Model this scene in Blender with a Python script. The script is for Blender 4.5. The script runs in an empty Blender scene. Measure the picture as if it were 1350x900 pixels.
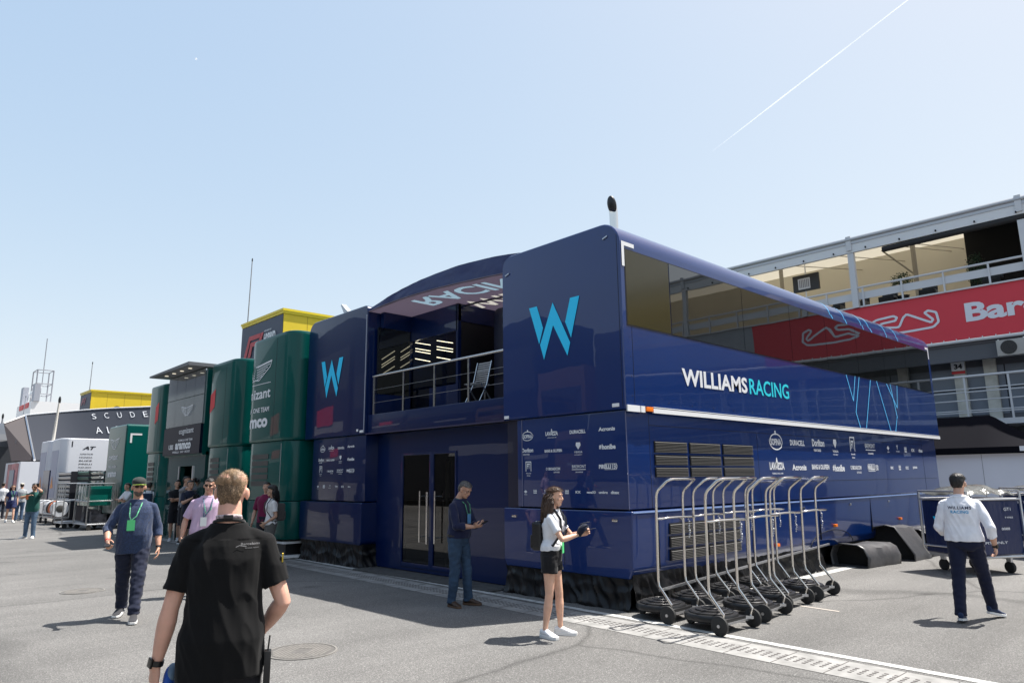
import bpy, bmesh, math, random
import numpy as np
from mathutils import Vector, Matrix, noise
R = math.radians
rnd = random.Random(7)
scene = bpy.context.scene
COL = scene.collection

# ------------------------------------------------------------------ helpers
def srgb(r, g, b):
    def f(c):
        c /= 255.0
        return c / 12.92 if c <= 0.04045 else ((c + 0.055) / 1.055) ** 2.4
    return (f(r), f(g), f(b), 1.0)

def mat(name, col, rough=0.5, metal=0.0, coat=0.0, spec=0.5, bump=0.0, bscale=20.0, var=0.0, vscale=3.0,
        emit=0.0, ior=1.5, sss=0.0, sheen=0.0, coat_rough=0.03, detail=6.0, stretch=None, trans=0.0, bdist=0.01, roughvar=0.0):
    m = bpy.data.materials.new(name); m.use_nodes = True
    nt = m.node_tree; n = nt.nodes; l = nt.links
    b = n['Principled BSDF']
    if len(col) == 3: col = (*col, 1)
    b.inputs['Base Color'].default_value = col
    b.inputs['Roughness'].default_value = rough
    b.inputs['Metallic'].default_value = metal
    b.inputs['Coat Weight'].default_value = coat
    b.inputs['Coat Roughness'].default_value = coat_rough
    b.inputs['Specular IOR Level'].default_value = spec
    b.inputs['IOR'].default_value = ior
    b.inputs['Sheen Weight'].default_value = sheen
    b.inputs['Transmission Weight'].default_value = trans
    if sss:
        b.inputs['Subsurface Weight'].default_value = sss
        b.inputs['Subsurface Radius'].default_value = (0.02, 0.008, 0.004)
        b.inputs['Subsurface Scale'].default_value = 0.5
    if emit:
        b.inputs['Emission Color'].default_value = col
        b.inputs['Emission Strength'].default_value = emit
    tc = None
    if bump or var or roughvar:
        tc = n.new('ShaderNodeTexCoord'); mp = n.new('ShaderNodeMapping')
        l.new(tc.outputs['Object'], mp.inputs['Vector'])
        if stretch: mp.inputs['Scale'].default_value = stretch
    if var:
        t = n.new('ShaderNodeTexNoise'); t.inputs['Scale'].default_value = vscale; t.inputs['Detail'].default_value = detail
        l.new(mp.outputs[0], t.inputs['Vector'])
        r = n.new('ShaderNodeValToRGB')
        r.color_ramp.elements[0].position = 0.3; r.color_ramp.elements[1].position = 0.7
        r.color_ramp.elements[0].color = tuple(c * (1 - var) for c in col[:3]) + (1,)
        r.color_ramp.elements[1].color = tuple(min(1, c * (1 + var)) for c in col[:3]) + (1,)
        l.new(t.outputs['Fac'], r.inputs[0]); l.new(r.outputs[0], b.inputs['Base Color'])
    if roughvar:
        t = n.new('ShaderNodeTexNoise'); t.inputs['Scale'].default_value = vscale * 1.7; t.inputs['Detail'].default_value = 5
        l.new(mp.outputs[0], t.inputs['Vector'])
        mr = n.new('ShaderNodeMapRange'); mr.inputs['To Min'].default_value = max(0, rough - roughvar); mr.inputs['To Max'].default_value = rough + roughvar
        mr.inputs['From Min'].default_value = 0.3; mr.inputs['From Max'].default_value = 0.7
        l.new(t.outputs['Fac'], mr.inputs['Value']); l.new(mr.outputs[0], b.inputs['Roughness'])
    if bump:
        t = n.new('ShaderNodeTexNoise'); t.inputs['Scale'].default_value = bscale; t.inputs['Detail'].default_value = detail
        l.new(mp.outputs[0], t.inputs['Vector'])
        bp = n.new('ShaderNodeBump'); bp.inputs['Strength'].default_value = bump; bp.inputs['Distance'].default_value = bdist
        l.new(t.outputs['Fac'], bp.inputs['Height']); l.new(bp.outputs[0], b.inputs['Normal'])
        if coat: l.new(bp.outputs[0], b.inputs['Coat Normal'])
    return m

def tag(o, label=None, cat=None, group=None, kind=None):
    if label: o['label'] = label
    if cat: o['category'] = cat
    if group: o['group'] = group
    if kind: o['kind'] = kind
    return o

def thing(name, label, cat, loc=(0, 0, 0), rotz=0.0, group=None, scale=1.0):
    o = bpy.data.objects.new(name, None); COL.objects.link(o)
    o.location = loc; o.rotation_euler = (0, 0, rotz); o.scale = (scale,) * 3
    o.empty_display_size = 0.2
    return tag(o, label, cat, group)

def link(name, me, m, parent=None, world=True):
    o = bpy.data.objects.new(name, me); COL.objects.link(o)
    me.materials.clear(); me.materials.append(m)
    if parent is not None:
        if world:
            p = parent
            off = Vector((0, 0, 0))
            while p is not None:
                off += Vector(p.location); p = p.parent
            me.transform(Matrix.Translation(-off))
        o.parent = parent
    return o

def copy_tree(o, parent=None):
    c = o.copy(); COL.objects.link(c); c.parent = parent
    for ch in list(o.children): copy_tree(ch, c)
    return c

class MB:
    """collects shapes, builds them as one mesh object"""
    def __init__(s): s.v = []; s.f = []; s.xf = None
    def add(s, vs, fs):
        b = len(s.v)
        if s.xf is not None: vs = [tuple(s.xf @ Vector(p)) for p in vs]
        s.v += [tuple(p) for p in vs]; s.f += [tuple(i + b for i in f) for f in fs]
    def box(s, x0, x1, y0, y1, z0, z1):
        s.add([(x0, y0, z0), (x1, y0, z0), (x1, y1, z0), (x0, y1, z0), (x0, y0, z1), (x1, y0, z1), (x1, y1, z1), (x0, y1, z1)],
              [(0, 3, 2, 1), (4, 5, 6, 7), (0, 1, 5, 4), (1, 2, 6, 5), (2, 3, 7, 6), (3, 0, 4, 7)])
        return s
    def bar(s, a, b, w, h, up=(0, 0, 1)):
        a = Vector(a); b = Vector(b); d = (b - a).normalized(); u = Vector(up)
        x = d.cross(u)
        if x.length < 1e-4: x = d.cross(Vector((1, 0, 0)))
        x.normalize(); u = x.cross(d)
        vs = []
        for p in (a, b):
            for (i, j) in ((-1, -1), (1, -1), (1, 1), (-1, 1)): vs.append(p + x * (i * w / 2) + u * (j * h / 2))
        s.add(vs, [(0, 1, 2, 3), (7, 6, 5, 4), (0, 4, 5, 1), (1, 5, 6, 2), (2, 6, 7, 3), (3, 7, 4, 0)])
        return s
    def tube(s, pts, r, n=10, closed=False, flat=1.0):
        pts = [Vector(p) for p in pts]; N = len(pts)
        rs = r if isinstance(r, (list, tuple)) else [r] * N
        ref = None; vs = []
        for i, p in enumerate(pts):
            if closed: d = pts[(i + 1) % N] - pts[i - 1]
            else: d = pts[min(i + 1, N - 1)] - pts[max(i - 1, 0)]
            if d.length < 1e-9: d = Vector((0, 0, 1))
            d.normalize()
            if ref is None:
                ref = Vector((0, 0, 1)) if abs(d.z) < 0.9 else Vector((1, 0, 0))
            x = (ref - d * ref.dot(d)).normalized(); y = d.cross(x); ref = x
            for k in range(n):
                a = 2 * math.pi * k / n
                vs.append(p + (x * math.cos(a) * flat + y * math.sin(a)) * rs[i])
        fs = []
        for i in range(N if closed else N - 1):
            j = (i + 1) % N
            for k in range(n):
                k2 = (k + 1) % n
                fs.append((i * n + k, i * n + k2, j * n + k2, j * n + k))
        if not closed:
            fs.append(tuple(reversed(range(n)))); fs.append(tuple((N - 1) * n + k for k in range(n)))
        s.add(vs, fs); return s
    def prism(s, poly, fn, a, b):
        """poly: 2D points; fn(u, v, w) -> 3D; extruded w from a to b"""
        n = len(poly)
        vs = [fn(u, v, a) for u, v in poly] + [fn(u, v, b) for u, v in poly]
        fs = [tuple(reversed(range(n))), tuple(range(n, 2 * n))] + [(i, (i + 1) % n, n + (i + 1) % n, n + i) for i in range(n)]
        s.add(vs, fs); return s
    def lathe(s, prof, n=24, c=(0, 0, 0), ax='z', flip=False):
        vs = []
        for r, h in prof:
            for k in range(n):
                a = 2 * math.pi * k / n
                p = (r * math.cos(a), r * math.sin(a), h)
                if ax == 'x': p = (h, p[0], p[1])
                if ax == 'y': p = (p[0], h, p[1])
                vs.append((p[0] + c[0], p[1] + c[1], p[2] + c[2]))
        fs = []
        for i in range(len(prof) - 1):
            for k in range(n):
                k2 = (k + 1) % n
                fs.append((i * n + k, i * n + k2, (i + 1) * n + k2, (i + 1) * n + k))
        fs.append(tuple(reversed(range(n)))); fs.append(tuple((len(prof) - 1) * n + k for k in range(n)))
        s.add(vs, fs); return s
    def rings(s, rings, cap=True):
        n = len(rings[0]); vs = [p for r in rings for p in r]; fs = []
        for i in range(len(rings) - 1):
            for k in range(n):
                k2 = (k + 1) % n
                fs.append((i * n + k, i * n + k2, (i + 1) * n + k2, (i + 1) * n + k))
        if cap: fs.append(tuple(reversed(range(n)))); fs.append(tuple((len(rings) - 1) * n + k for k in range(n)))
        s.add(vs, fs); return s
    def grid(s, nu, nv, fn):
        vs = [fn(i / nu, j / nv) for j in range(nv + 1) for i in range(nu + 1)]
        fs = [(j * (nu + 1) + i, j * (nu + 1) + i + 1, (j + 1) * (nu + 1) + i + 1, (j + 1) * (nu + 1) + i) for j in range(nv) for i in range(nu)]
        s.add(vs, fs); return s
    def ell(s, c, r, n=12, m=8, rot=None):
        vs = []; fs = []
        for j in range(m + 1):
            t = math.pi * j / m
            t = min(max(t, 0.02), math.pi - 0.02)
            for k in range(n):
                a = 2 * math.pi * k / n
                p = Vector((r[0] * math.sin(t) * math.cos(a), r[1] * math.sin(t) * math.sin(a), -r[2] * math.cos(t)))
                if rot is not None: p = rot @ p
                vs.append((p.x + c[0], p.y + c[1], p.z + c[2]))
        for j in range(m):
            for k in range(n):
                k2 = (k + 1) % n
                fs.append((j * n + k, j * n + k2, (j + 1) * n + k2, (j + 1) * n + k))
        fs.append(tuple(reversed(range(n)))); fs.append(tuple(m * n + k for k in range(n)))
        s.add(vs, fs); return s
    def mesh(s, name='m', smooth=False, bevel=0.0, seg=2, angle=35):
        me = bpy.data.meshes.new(name)
        me.from_pydata(s.v, [], s.f)
        bm = bmesh.new(); bm.from_mesh(me)
        bmesh.ops.recalc_face_normals(bm, faces=bm.faces)
        if bevel:
            ed = [e for e in bm.edges if len(e.link_faces) == 2 and e.calc_face_angle(0) > R(angle)]
            bmesh.ops.bevel(bm, geom=ed, offset=bevel, segments=seg, profile=0.7, affect='EDGES', clamp_overlap=True)
        bm.to_mesh(me); bm.free()
        if smooth or bevel:
            me.polygons.foreach_set('use_smooth', [True] * len(me.polygons))
            me.set_sharp_from_angle(angle=R(40))
        me.update(); return me
    def build(s, name, m, parent=None, smooth=False, bevel=0.0, seg=2, world=True, angle=35):
        return link(name, s.mesh(name, smooth, bevel, seg, angle), m, parent, world)

XY = lambda u, v, w: (u, v, w)
def SIDE(y):   # polygon in x,z on a wall facing -y ; w goes outward
    return lambda u, v, w: (u, y - w, v)
def FRONT(x):  # polygon in y,z on a wall facing -x
    return lambda u, v, w: (x - w, u, v)

FONTS = {}
def text_mesh(t, bold=0.0, shear=0.0, spacing=1.0):
    c = bpy.data.curves.new('t', 'FONT'); c.body = t; c.size = 1.0; c.offset = bold; c.shear = shear; c.space_character = spacing
    c.extrude = 0.0; c.resolution_u = 3
    o = bpy.data.objects.new('t', c); COL.objects.link(o)
    dg = bpy.context.evaluated_depsgraph_get()
    me = bpy.data.meshes.new_from_object(o.evaluated_get(dg))
    bpy.data.objects.remove(o); bpy.data.curves.remove(c)
    return me
def lettering(parts, face, m, parent, name='lettering', proud=0.006, world=True):
    """parts: list of dict(t, u, v, w, h [,dir]) : lower-left (u,v), width w, height h on wall 'face'(u,v,w)->3D. dir -1: reads towards -u.
    polygons may be given as dict(poly=[...])"""
    V = []; F = []
    for p in parts:
        b = len(V)
        if 'poly' in p:
            n = len(p['poly']); V += [face(a, c, proud + .0011 * (len(F) % 9)) for a, c in p['poly']]; F.append(tuple(range(b, b + n))); continue
        me = text_mesh(p['t'], p.get('bold', 0.02), p.get('shear', 0.0), p.get('sp', 1.0))
        co = [v.co for v in me.vertices]
        if not co: continue
        x0 = min(c.x for c in co); x1 = max(c.x for c in co); y0 = min(c.y for c in co); y1 = max(c.y for c in co)
        d = p.get('dir', 1)
        for c in co:
            a = (c.x - x0) / (x1 - x0); q = (c.y - y0) / (y1 - y0)
            V.append(face(p['u'] + d * a * p['w'], p['v'] + q * p['h'] + p.get('slant', 0) * a, proud))
        F += [tuple(i + b for i in f.vertices) for f in me.polygons]
        bpy.data.meshes.remove(me)
    me = bpy.data.meshes.new(name); me.from_pydata([tuple(v) for v in V], [], F); me.update()
    return link(name, me, m, parent, world)
def ringpoly(cu, cv, ru, rv, t, n=20, a0=0, a1=360):
    out = []
    for k in range(n):
        a = R(a0 + (a1 - a0) * k / n); b = R(a0 + (a1 - a0) * (k + 1) / n)
        out.append({'poly': [(cu + ru * math.cos(a), cv + rv * math.sin(a)), (cu + ru * math.cos(b), cv + rv * math.sin(b)),
                             (cu + (ru - t) * math.cos(b), cv + (rv - t) * math.sin(b)), (cu + (ru - t) * math.cos(a), cv + (rv - t) * math.sin(a))]})
    return out
def linepoly(pts, w):
    out = []
    for (a, b), (c, d) in zip(pts[:-1], pts[1:]):
        L = math.hypot(c - a, d - b); nx, ny = -(d - b) / L * w / 2, (c - a) / L * w / 2
        ex, ey = (c - a) / L * w * 0.35, (d - b) / L * w * 0.35
        out.append({'poly': [(a + nx - ex, b + ny - ey), (a - nx - ex, b - ny - ey), (c - nx + ex, d - ny + ey), (c + nx + ex, d + ny + ey)]})
    return out
def rectp(u, v, w, h): return {'poly': [(u, v), (u + w, v), (u + w, v + h), (u, v + h)]}

def remesh(mb, voxel, smooth=3, factor=0.5, name='body'):
    me = mb.mesh(name)
    o = bpy.data.objects.new('tmp', me); COL.objects.link(o)
    r = o.modifiers.new('r', 'REMESH'); r.mode = 'VOXEL'; r.voxel_size = voxel
    if smooth:
        s = o.modifiers.new('s', 'SMOOTH'); s.iterations = smooth; s.factor = factor
    dg = bpy.context.evaluated_depsgraph_get()
    out = bpy.data.meshes.new_from_object(o.evaluated_get(dg))
    bpy.data.objects.remove(o); bpy.data.meshes.remove(me)
    out.polygons.foreach_set('use_smooth', [True] * len(out.polygons))
    return out
def displace(me, fn):
    n = len(me.vertices); co = np.empty(n * 3); me.vertices.foreach_get('co', co); co = co.reshape(-1, 3)
    nr = np.empty(n * 3); me.vertex_normals.foreach_get('vector', nr); nr = nr.reshape(-1, 3)
    d = fn(co, nr)
    co = co + (nr * d[:, None] if d.ndim == 1 else d)
    me.vertices.foreach_set('co', co.ravel()); me.update()
def nz(co, sc, seed=0.0):
    return np.array([noise.noise(Vector((p[0] * sc[0] + seed, p[1] * sc[1] - seed, p[2] * sc[2] + seed * .7))) for p in co])

# ------------------------------------------------------------------ camera, light, sky
F_PX, PITCH, ROLL, YAW, EYE = 926.018, R(10.989), R(-0.6197), R(46.7392), 1.74
fw = Vector((math.cos(YAW) * math.cos(PITCH), math.sin(YAW) * math.cos(PITCH), math.sin(PITCH)))
rt = Vector((math.sin(YAW), -math.cos(YAW), 0)); up = rt.cross(fw)
r2 = rt * math.cos(ROLL) + up * math.sin(ROLL); u2 = -rt * math.sin(ROLL) + up * math.cos(ROLL)
cam_d = bpy.data.cameras.new('camera'); cam = bpy.data.objects.new('camera', cam_d); COL.objects.link(cam)
cam_d.sensor_width = 36; cam_d.lens = F_PX / 1350 * 36; cam_d.clip_end = 30000; cam_d.clip_start = 0.1
cam.matrix_world = Matrix(((r2.x, u2.x, -fw.x, 0), (r2.y, u2.y, -fw.y, 0), (r2.z, u2.z, -fw.z, EYE), (0, 0, 0, 1)))
scene.camera = cam

sun_dir = Vector((2.2, -0.9, 5.0)).normalized()
sd = bpy.data.lights.new('sun', 'SUN'); sd.energy = 5.0; sd.angle = R(0.53); sd.color = (1.0, 0.96, 0.90)
so = bpy.data.objects.new('sun', sd); COL.objects.link(so); so.rotation_euler = sun_dir.to_track_quat('Z', 'Y').to_euler()
w = bpy.data.worlds.new('World'); scene.world = w; w.use_nodes = True
nt = w.node_tree; sky = nt.nodes.new('ShaderNodeTexSky'); sky.sky_type = 'NISHITA'; sky.sun_disc = False
sky.sun_elevation = math.asin(sun_dir.z); sky.sun_rotation = math.atan2(sun_dir.x, sun_dir.y)
sky.air_density = 1.0; sky.dust_density = 1.6; sky.ozone_density = 1.8; sky.altitude = 100
sep = nt.nodes.new('ShaderNodeSeparateColor'); cmb = nt.nodes.new('ShaderNodeCombineColor'); nt.links.new(sky.outputs[0], sep.inputs[0])
for i, (g_, k_) in enumerate(((.56, 1.92), (.41, 2.22), (.22, 2.98))):   # tone curve per channel flattens the sky brightness
    pw = nt.nodes.new('ShaderNodeMath'); pw.operation = 'POWER'; pw.inputs[1].default_value = g_; nt.links.new(sep.outputs[i], pw.inputs[0])
    ml = nt.nodes.new('ShaderNodeMath'); ml.operation = 'MULTIPLY'; ml.inputs[1].default_value = k_; nt.links.new(pw.outputs[0], ml.inputs[0]); nt.links.new(ml.outputs[0], cmb.inputs[i])
nt.links.new(cmb.outputs[0], nt.nodes['Background'].inputs[0]); nt.nodes['Background'].inputs[1].default_value = 0.12
scene.view_settings.view_transform = 'Standard'; scene.view_settings.look = 'None'
scene.view_settings.exposure = 0.9; scene.view_settings.gamma = 1.0; scene.view_settings.use_curve_mapping = False
scene.cycles.max_bounces = 8; scene.cycles.glossy_bounces = 5; scene.cycles.transparent_max_bounces = 12
scene.cycles.sample_clamp_indirect = 6

# ------------------------------------------------------------------ materials
NAVY = (0.0002, 0.021, 0.125)
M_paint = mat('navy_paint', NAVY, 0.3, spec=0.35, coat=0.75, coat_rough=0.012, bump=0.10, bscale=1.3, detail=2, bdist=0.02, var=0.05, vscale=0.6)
M_paint_shaded = mat('navy_paint_shaded', (0.0002, 0.011, 0.068), 0.3, spec=0.25, coat=0.62, coat_rough=0.01, bump=0.13, bscale=0.9, detail=2, bdist=0.02)  # same navy made darker for the faces in shade
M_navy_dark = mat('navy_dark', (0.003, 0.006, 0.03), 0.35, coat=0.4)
M_seam = mat('seam', (0.002, 0.003, 0.01), 0.6)
M_glass_dark = mat('dark_glass', (0.004, 0.005, 0.005), 0.01, ior=1.75, spec=0.8, bump=0.09, bscale=0.9, detail=1.5, bdist=0.02)
M_glass_brown = mat('brown_film', (0.035, 0.028, 0.006), 0.15, ior=1.5)
M_white = mat('white_paint', (0.8, 0.8, 0.8), 0.4)
M_logo = mat('white_vinyl', (0.75, 0.76, 0.78), 0.4)
M_cyan = mat('cyan_vinyl', (0.015, 0.60, 0.95), 0.4)
M_cyan2 = mat('cyan_text', (0.03, 0.60, 0.72), 0.4)
M_steel = mat('stainless', (0.62, 0.61, 0.60), 0.16, metal=1.0, roughvar=0.06, vscale=8)
M_alu = mat('aluminium', (0.55, 0.56, 0.58), 0.35, metal=1.0)
M_chrome = mat('chrome', (0.75, 0.72, 0.68), 0.07, metal=1.0, roughvar=0.04, vscale=12)
M_black = mat('black_plastic', (0.012, 0.012, 0.013), 0.38)
M_rubber = mat('rubber', (0.02, 0.02, 0.02), 0.75, bump=0.3, bscale=60)
M_skirt = mat('black_sheeting', (0.004, 0.004, 0.005), 0.42, spec=.35, bump=0.06, bscale=7, bdist=0.03, detail=3)
M_orange = mat('orange_marker', (0.9, 0.2, 0.01), 0.3)
M_grille = mat('grille', (0.05, 0.048, 0.045), 0.5)
M_green = mat('racing_green', (0.0, 0.076, 0.066), 0.32, spec=0.15, coat=0.32, coat_rough=0.02, bump=0.05, bscale=1.2, detail=2, bdist=0.02)
M_green2 = mat('racing_green_light', (0.003, 0.11, 0.085), 0.25, coat=1.0, coat_rough=0.02)
M_yellow = mat('yellow_cladding', (0.78, 0.56, 0.02), 0.5, var=0.04, vscale=0.8)
M_slate = mat('slate_blue_panel', (0.045, 0.058, 0.095), 0.5)
M_red = mat('signal_red', (0.62, 0.03, 0.035), 0.5)
M_concrete = mat('concrete', (0.36, 0.35, 0.33), 0.9, bump=0.4, bscale=30, var=0.15)

def asphalt():
    m = bpy.data.materials.new('asphalt'); m.use_nodes = True; nt = m.node_tree; n = nt.nodes; l = nt.links
    b = n['Principled BSDF']; b.inputs['Roughness'].default_value = 0.85; b.inputs['Specular IOR Level'].default_value = 0.35
    tc = n.new('ShaderNodeTexCoord')
    def nois(sc, d, r=0.55, st=None):
        t = n.new('ShaderNodeTexNoise'); t.inputs['Scale'].default_value = sc; t.inputs['Detail'].default_value = d; t.inputs['Roughness'].default_value = r
        if st:
            mp = n.new('ShaderNodeMapping'); mp.inputs['Scale'].default_value = st[0]; mp.inputs['Rotation'].default_value = (0, 0, st[1])
            l.new(tc.outputs['Object'], mp.inputs['Vector']); l.new(mp.outputs[0], t.inputs['Vector'])
        else: l.new(tc.outputs['Object'], t.inputs['Vector'])
        return t
    def ramp(src, p0, c0, p1, c1):
        r = n.new('ShaderNodeValToRGB'); e = r.color_ramp.elements
        e[0].position = p0; e[0].color = (c0, c0, c0, 1); e[1].position = p1; e[1].color = (c1, c1, c1, 1); l.new(src, r.inputs[0]); return r.outputs[0]
    def mul(a, c):
        x = n.new('ShaderNodeMix'); x.data_type = 'RGBA'; x.blend_type = 'MULTIPLY'; x.inputs[0].default_value = 1
        l.new(a, x.inputs[6]); l.new(c, x.inputs[7]); return x.outputs[2]
    big = ramp(nois(0.10, 4).outputs['Fac'], 0.35, 0.86, 0.65, 1.1)
    mid = ramp(nois(0.9, 5, 0.6).outputs['Fac'], 0.3, 0.9, 0.7, 1.07)
    streak = ramp(nois(0.7, 5, 0.65, ((0.09, 1.6, 1), R(78))).outputs['Fac'], 0.35, 0.84, 0.70, 1.12)
    fine = ramp(nois(70, 4, 0.85).outputs['Fac'], 0.36, 0.45, 0.66, 1.55)
    med = ramp(nois(24, 3, 0.8).outputs['Fac'], 0.35, 0.85, 0.68, 1.15)
    vor = n.new('ShaderNodeTexVoronoi'); vor.inputs['Scale'].default_value = 120; l.new(tc.outputs['Object'], vor.inputs['Vector'])
    spk = ramp(vor.outputs['Color'], 0.6, 0.9, 0.98, 2.0)
    base = n.new('ShaderNodeRGB'); base.outputs[0].default_value = (0.160, 0.156, 0.150, 1)
    c = base.outputs[0]
    for k in (big, mid, streak, fine, med, spk): c = mul(c, k)
    # patches laid at different times, with darker joints, and old oil spots
    wp = n.new('ShaderNodeTexNoise'); wp.inputs['Scale'].default_value = 0.5; l.new(tc.outputs['Object'], wp.inputs['Vector'])
    vm = n.new('ShaderNodeVectorMath'); vm.operation = 'MULTIPLY_ADD'; l.new(wp.outputs['Color'], vm.inputs[0]); vm.inputs[1].default_value = (.9, .9, 0); l.new(tc.outputs['Object'], vm.inputs[2])
    v1 = n.new('ShaderNodeTexVoronoi'); v1.inputs['Scale'].default_value = 0.13; v1.feature = 'DISTANCE_TO_EDGE'; l.new(vm.outputs[0], v1.inputs['Vector'])
    c = mul(c, ramp(v1.outputs['Distance'], 0.0, 0.60, 0.006, 1.0))
    v2 = n.new('ShaderNodeTexVoronoi'); v2.inputs['Scale'].default_value = 0.13; l.new(vm.outputs[0], v2.inputs['Vector'])
    c = mul(c, ramp(v2.outputs['Color'], 0.1, 0.86, 0.9, 1.07))
    v3 = n.new('ShaderNodeTexVoronoi'); v3.inputs['Scale'].default_value = 0.8; l.new(vm.outputs[0], v3.inputs['Vector'])
    c = mul(c, ramp(v3.outputs['Distance'], 0.03, 0.62, 0.15, 1.0))
    # tar seams of old repairs: thin bent lines
    wv = n.new('ShaderNodeTexWave'); wv.inputs['Scale'].default_value = 0.035; wv.inputs['Distortion'].default_value = 9; wv.inputs['Detail'].default_value = 4; wv.inputs['Detail Scale'].default_value = 1.4
    l.new(tc.outputs['Object'], wv.inputs['Vector'])
    c = mul(c, ramp(wv.outputs['Fac'], 0.0, 0.72, 0.012, 1.0))
    l.new(c, b.inputs['Base Color'])
    bp = n.new('ShaderNodeBump'); bp.inputs['Strength'].default_value = 0.5; bp.inputs['Distance'].default_value = 0.004
    f2 = nois(140, 4, 0.7); l.new(f2.outputs['Fac'], bp.inputs['Height']); l.new(bp.outputs[0], b.inputs['Normal'])
    return m
M_asphalt = asphalt()

# ------------------------------------------------------------------ ground and markings
g = MB(); g.add([(-300, -300, 0), (900, -300, 0), (900, 900, 0), (-300, 900, 0)], [(0, 1, 2, 3)])
tag(g.build('ground', M_asphalt), kind='structure')
M_mark = mat('worn_white_paint', (0.46, 0.46, 0.445), 0.7, var=0.35, vscale=11, bump=0.2, bscale=60)
M_drain = mat('drain_concrete', (0.255, 0.25, 0.24), 0.85, var=0.25, vscale=5, bump=0.3, bscale=70)
M_hole = mat('drain_hole', (0.11, 0.10, 0.095), 0.9)
def lane(y): return 7.44 + (y - 8) * 0.034 if y > 4 else 7.304 + (y - 4) * 0.04
def strip(o0, o1, ya, yb, z, n=40):
    s = MB()
    s.grid(1, n, lambda u, v: (lane(ya + (yb - ya) * v) + o0 + (o1 - o0) * u, ya + (yb - ya) * v, z)); return s
tag(strip(0.0, 0.11, -3, 19, 0.004).build('painted_line', M_mark), kind='structure')
tag(strip(-0.66, -0.09, -3, 26, 0.004).build('drain_channel', M_drain), kind='structure')
d = MB()
y = -2.0
while y < 16:
    for k in range(4):
        x = lane(y) - 0.46 + k * 0.058
        d.box(x - 0.012, x + 0.012, y, y + 0.034, 0.0, 0.0075)
    y += 0.085
    if int(y / 0.5) != int((y - 0.085) / 0.5):
        d.box(lane(y) - 0.65, lane(y) - 0.10, y - 0.004, y + 0.004, 0.0, 0.0065)
tag(d.build('drain_slots', M_hole), kind='structure')
s = MB(); s.add([(8.2, 5.72, 0.004), (22.5, 5.68, 0.004), (22.5, 5.86, 0.004), (8.2, 5.90, 0.004)], [(0, 1, 2, 3)])
s.add([(13.0, 5.9, 0.0045), (14.2, 6.35, 0.0045), (14.2, 6.5, 0.0045), (13.0, 6.5, 0.0045)], [(0, 1, 2, 3)])
tag(s.build('painted_edge_line', M_mark), kind='structure')
s = MB(); s.add([(9.6, 4.10, 0.004), (9.66, 4.12, 0.004), (9.72, 4.74, 0.004), (9.67, 4.74, 0.004)], [(0, 1, 2, 3)])
tag(s.build('chalk_mark', mat('chalk', (0.4, 0.36, 0.32), 0.9)), kind='structure')

# manhole cover
M_iron = mat('cast_iron', (0.115, 0.108, 0.10), 0.6, var=0.25, vscale=14, bump=0.3, bscale=90)
M_ironrim = mat('iron_rim', (0.19, 0.18, 0.165), 0.6, var=0.2, vscale=9)
def manhole(c, r, label, rot=0.6):
    t = thing('manhole_cover', label, 'manhole cover', (c[0], c[1], 0.0))
    m = MB(); m.lathe([(r * 0.93, 0.003), (r * 0.93, 0.006)], 48); m.build('cover', M_iron, t, world=False)
    m = MB(); prof = [(r * 0.94, 0.0), (r * 0.94, 0.009), (r, 0.009), (r, 0.0)]
    m.lathe(prof + [prof[0]], 48); m.f = [f for f in m.f if len(f) == 4]; m.build('rim', M_ironrim, t, world=False)
    m = MB(); n = 16
    for k in range(n):
        u = (k + .5) / n * 2 - 1; L = math.sqrt(max(0.01, 0.78 - u * u)) * r
        a = Vector((math.cos(rot), math.sin(rot), 0)); b = Vector((-a.y, a.x, 0)); p = b * u * r * 0.9
        if L > 0.05:
            if abs(u) < 0.3:
                m.bar(p - a * L + Vector((0, 0, .0075)), p - a * r * .28 + Vector((0, 0, .0075)), r * .045, .006)
                m.bar(p + a * r * .28 + Vector((0, 0, .0075)), p + a * L + Vector((0, 0, .0075)), r * .045, .006)
            else: m.bar(p - a * L + Vector((0, 0, .0075)), p + a * L + Vector((0, 0, .0075)), r * .045, .006)
    m.build('raised_bar', M_ironrim, t, world=False)
manhole((3.70, 7.16), 0.36, 'round cast iron manhole cover with raised bars in the sunlit asphalt')
manhole((3.1, 13.6), 0.32, 'small dark manhole cover in the asphalt behind the man in the blue shirt', 1.0)
manhole((1.5, 12.6), 0.28, 'worn round manhole cover left of the man in the blue shirt', 0.2)
# ------------------------------------------------------------------ Williams motorhome
X0, Y0 = 7.78, 5.99
def crown(y0, y1, z0, z1, r0, r1, n=7):
    """profile in (y,z) with rounded upper corners, r0 at y0 side, r1 at y1 side"""
    p = [(y0, z0)]
    for k in range(n + 1):
        a = R(180 - 90 * k / n); p.append((y0 + r0 + r0 * math.cos(a), z1 - r0 + r0 * math.sin(a)))
    for k in range(n + 1):
        a = R(90 - 90 * k / n); p.append((y1 - r1 + r1 * math.cos(a), z1 - r1 + r1 * math.sin(a)))
    p.append((y1, z0)); return p
AXX = lambda u, v, w: (w, u, v)

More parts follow.
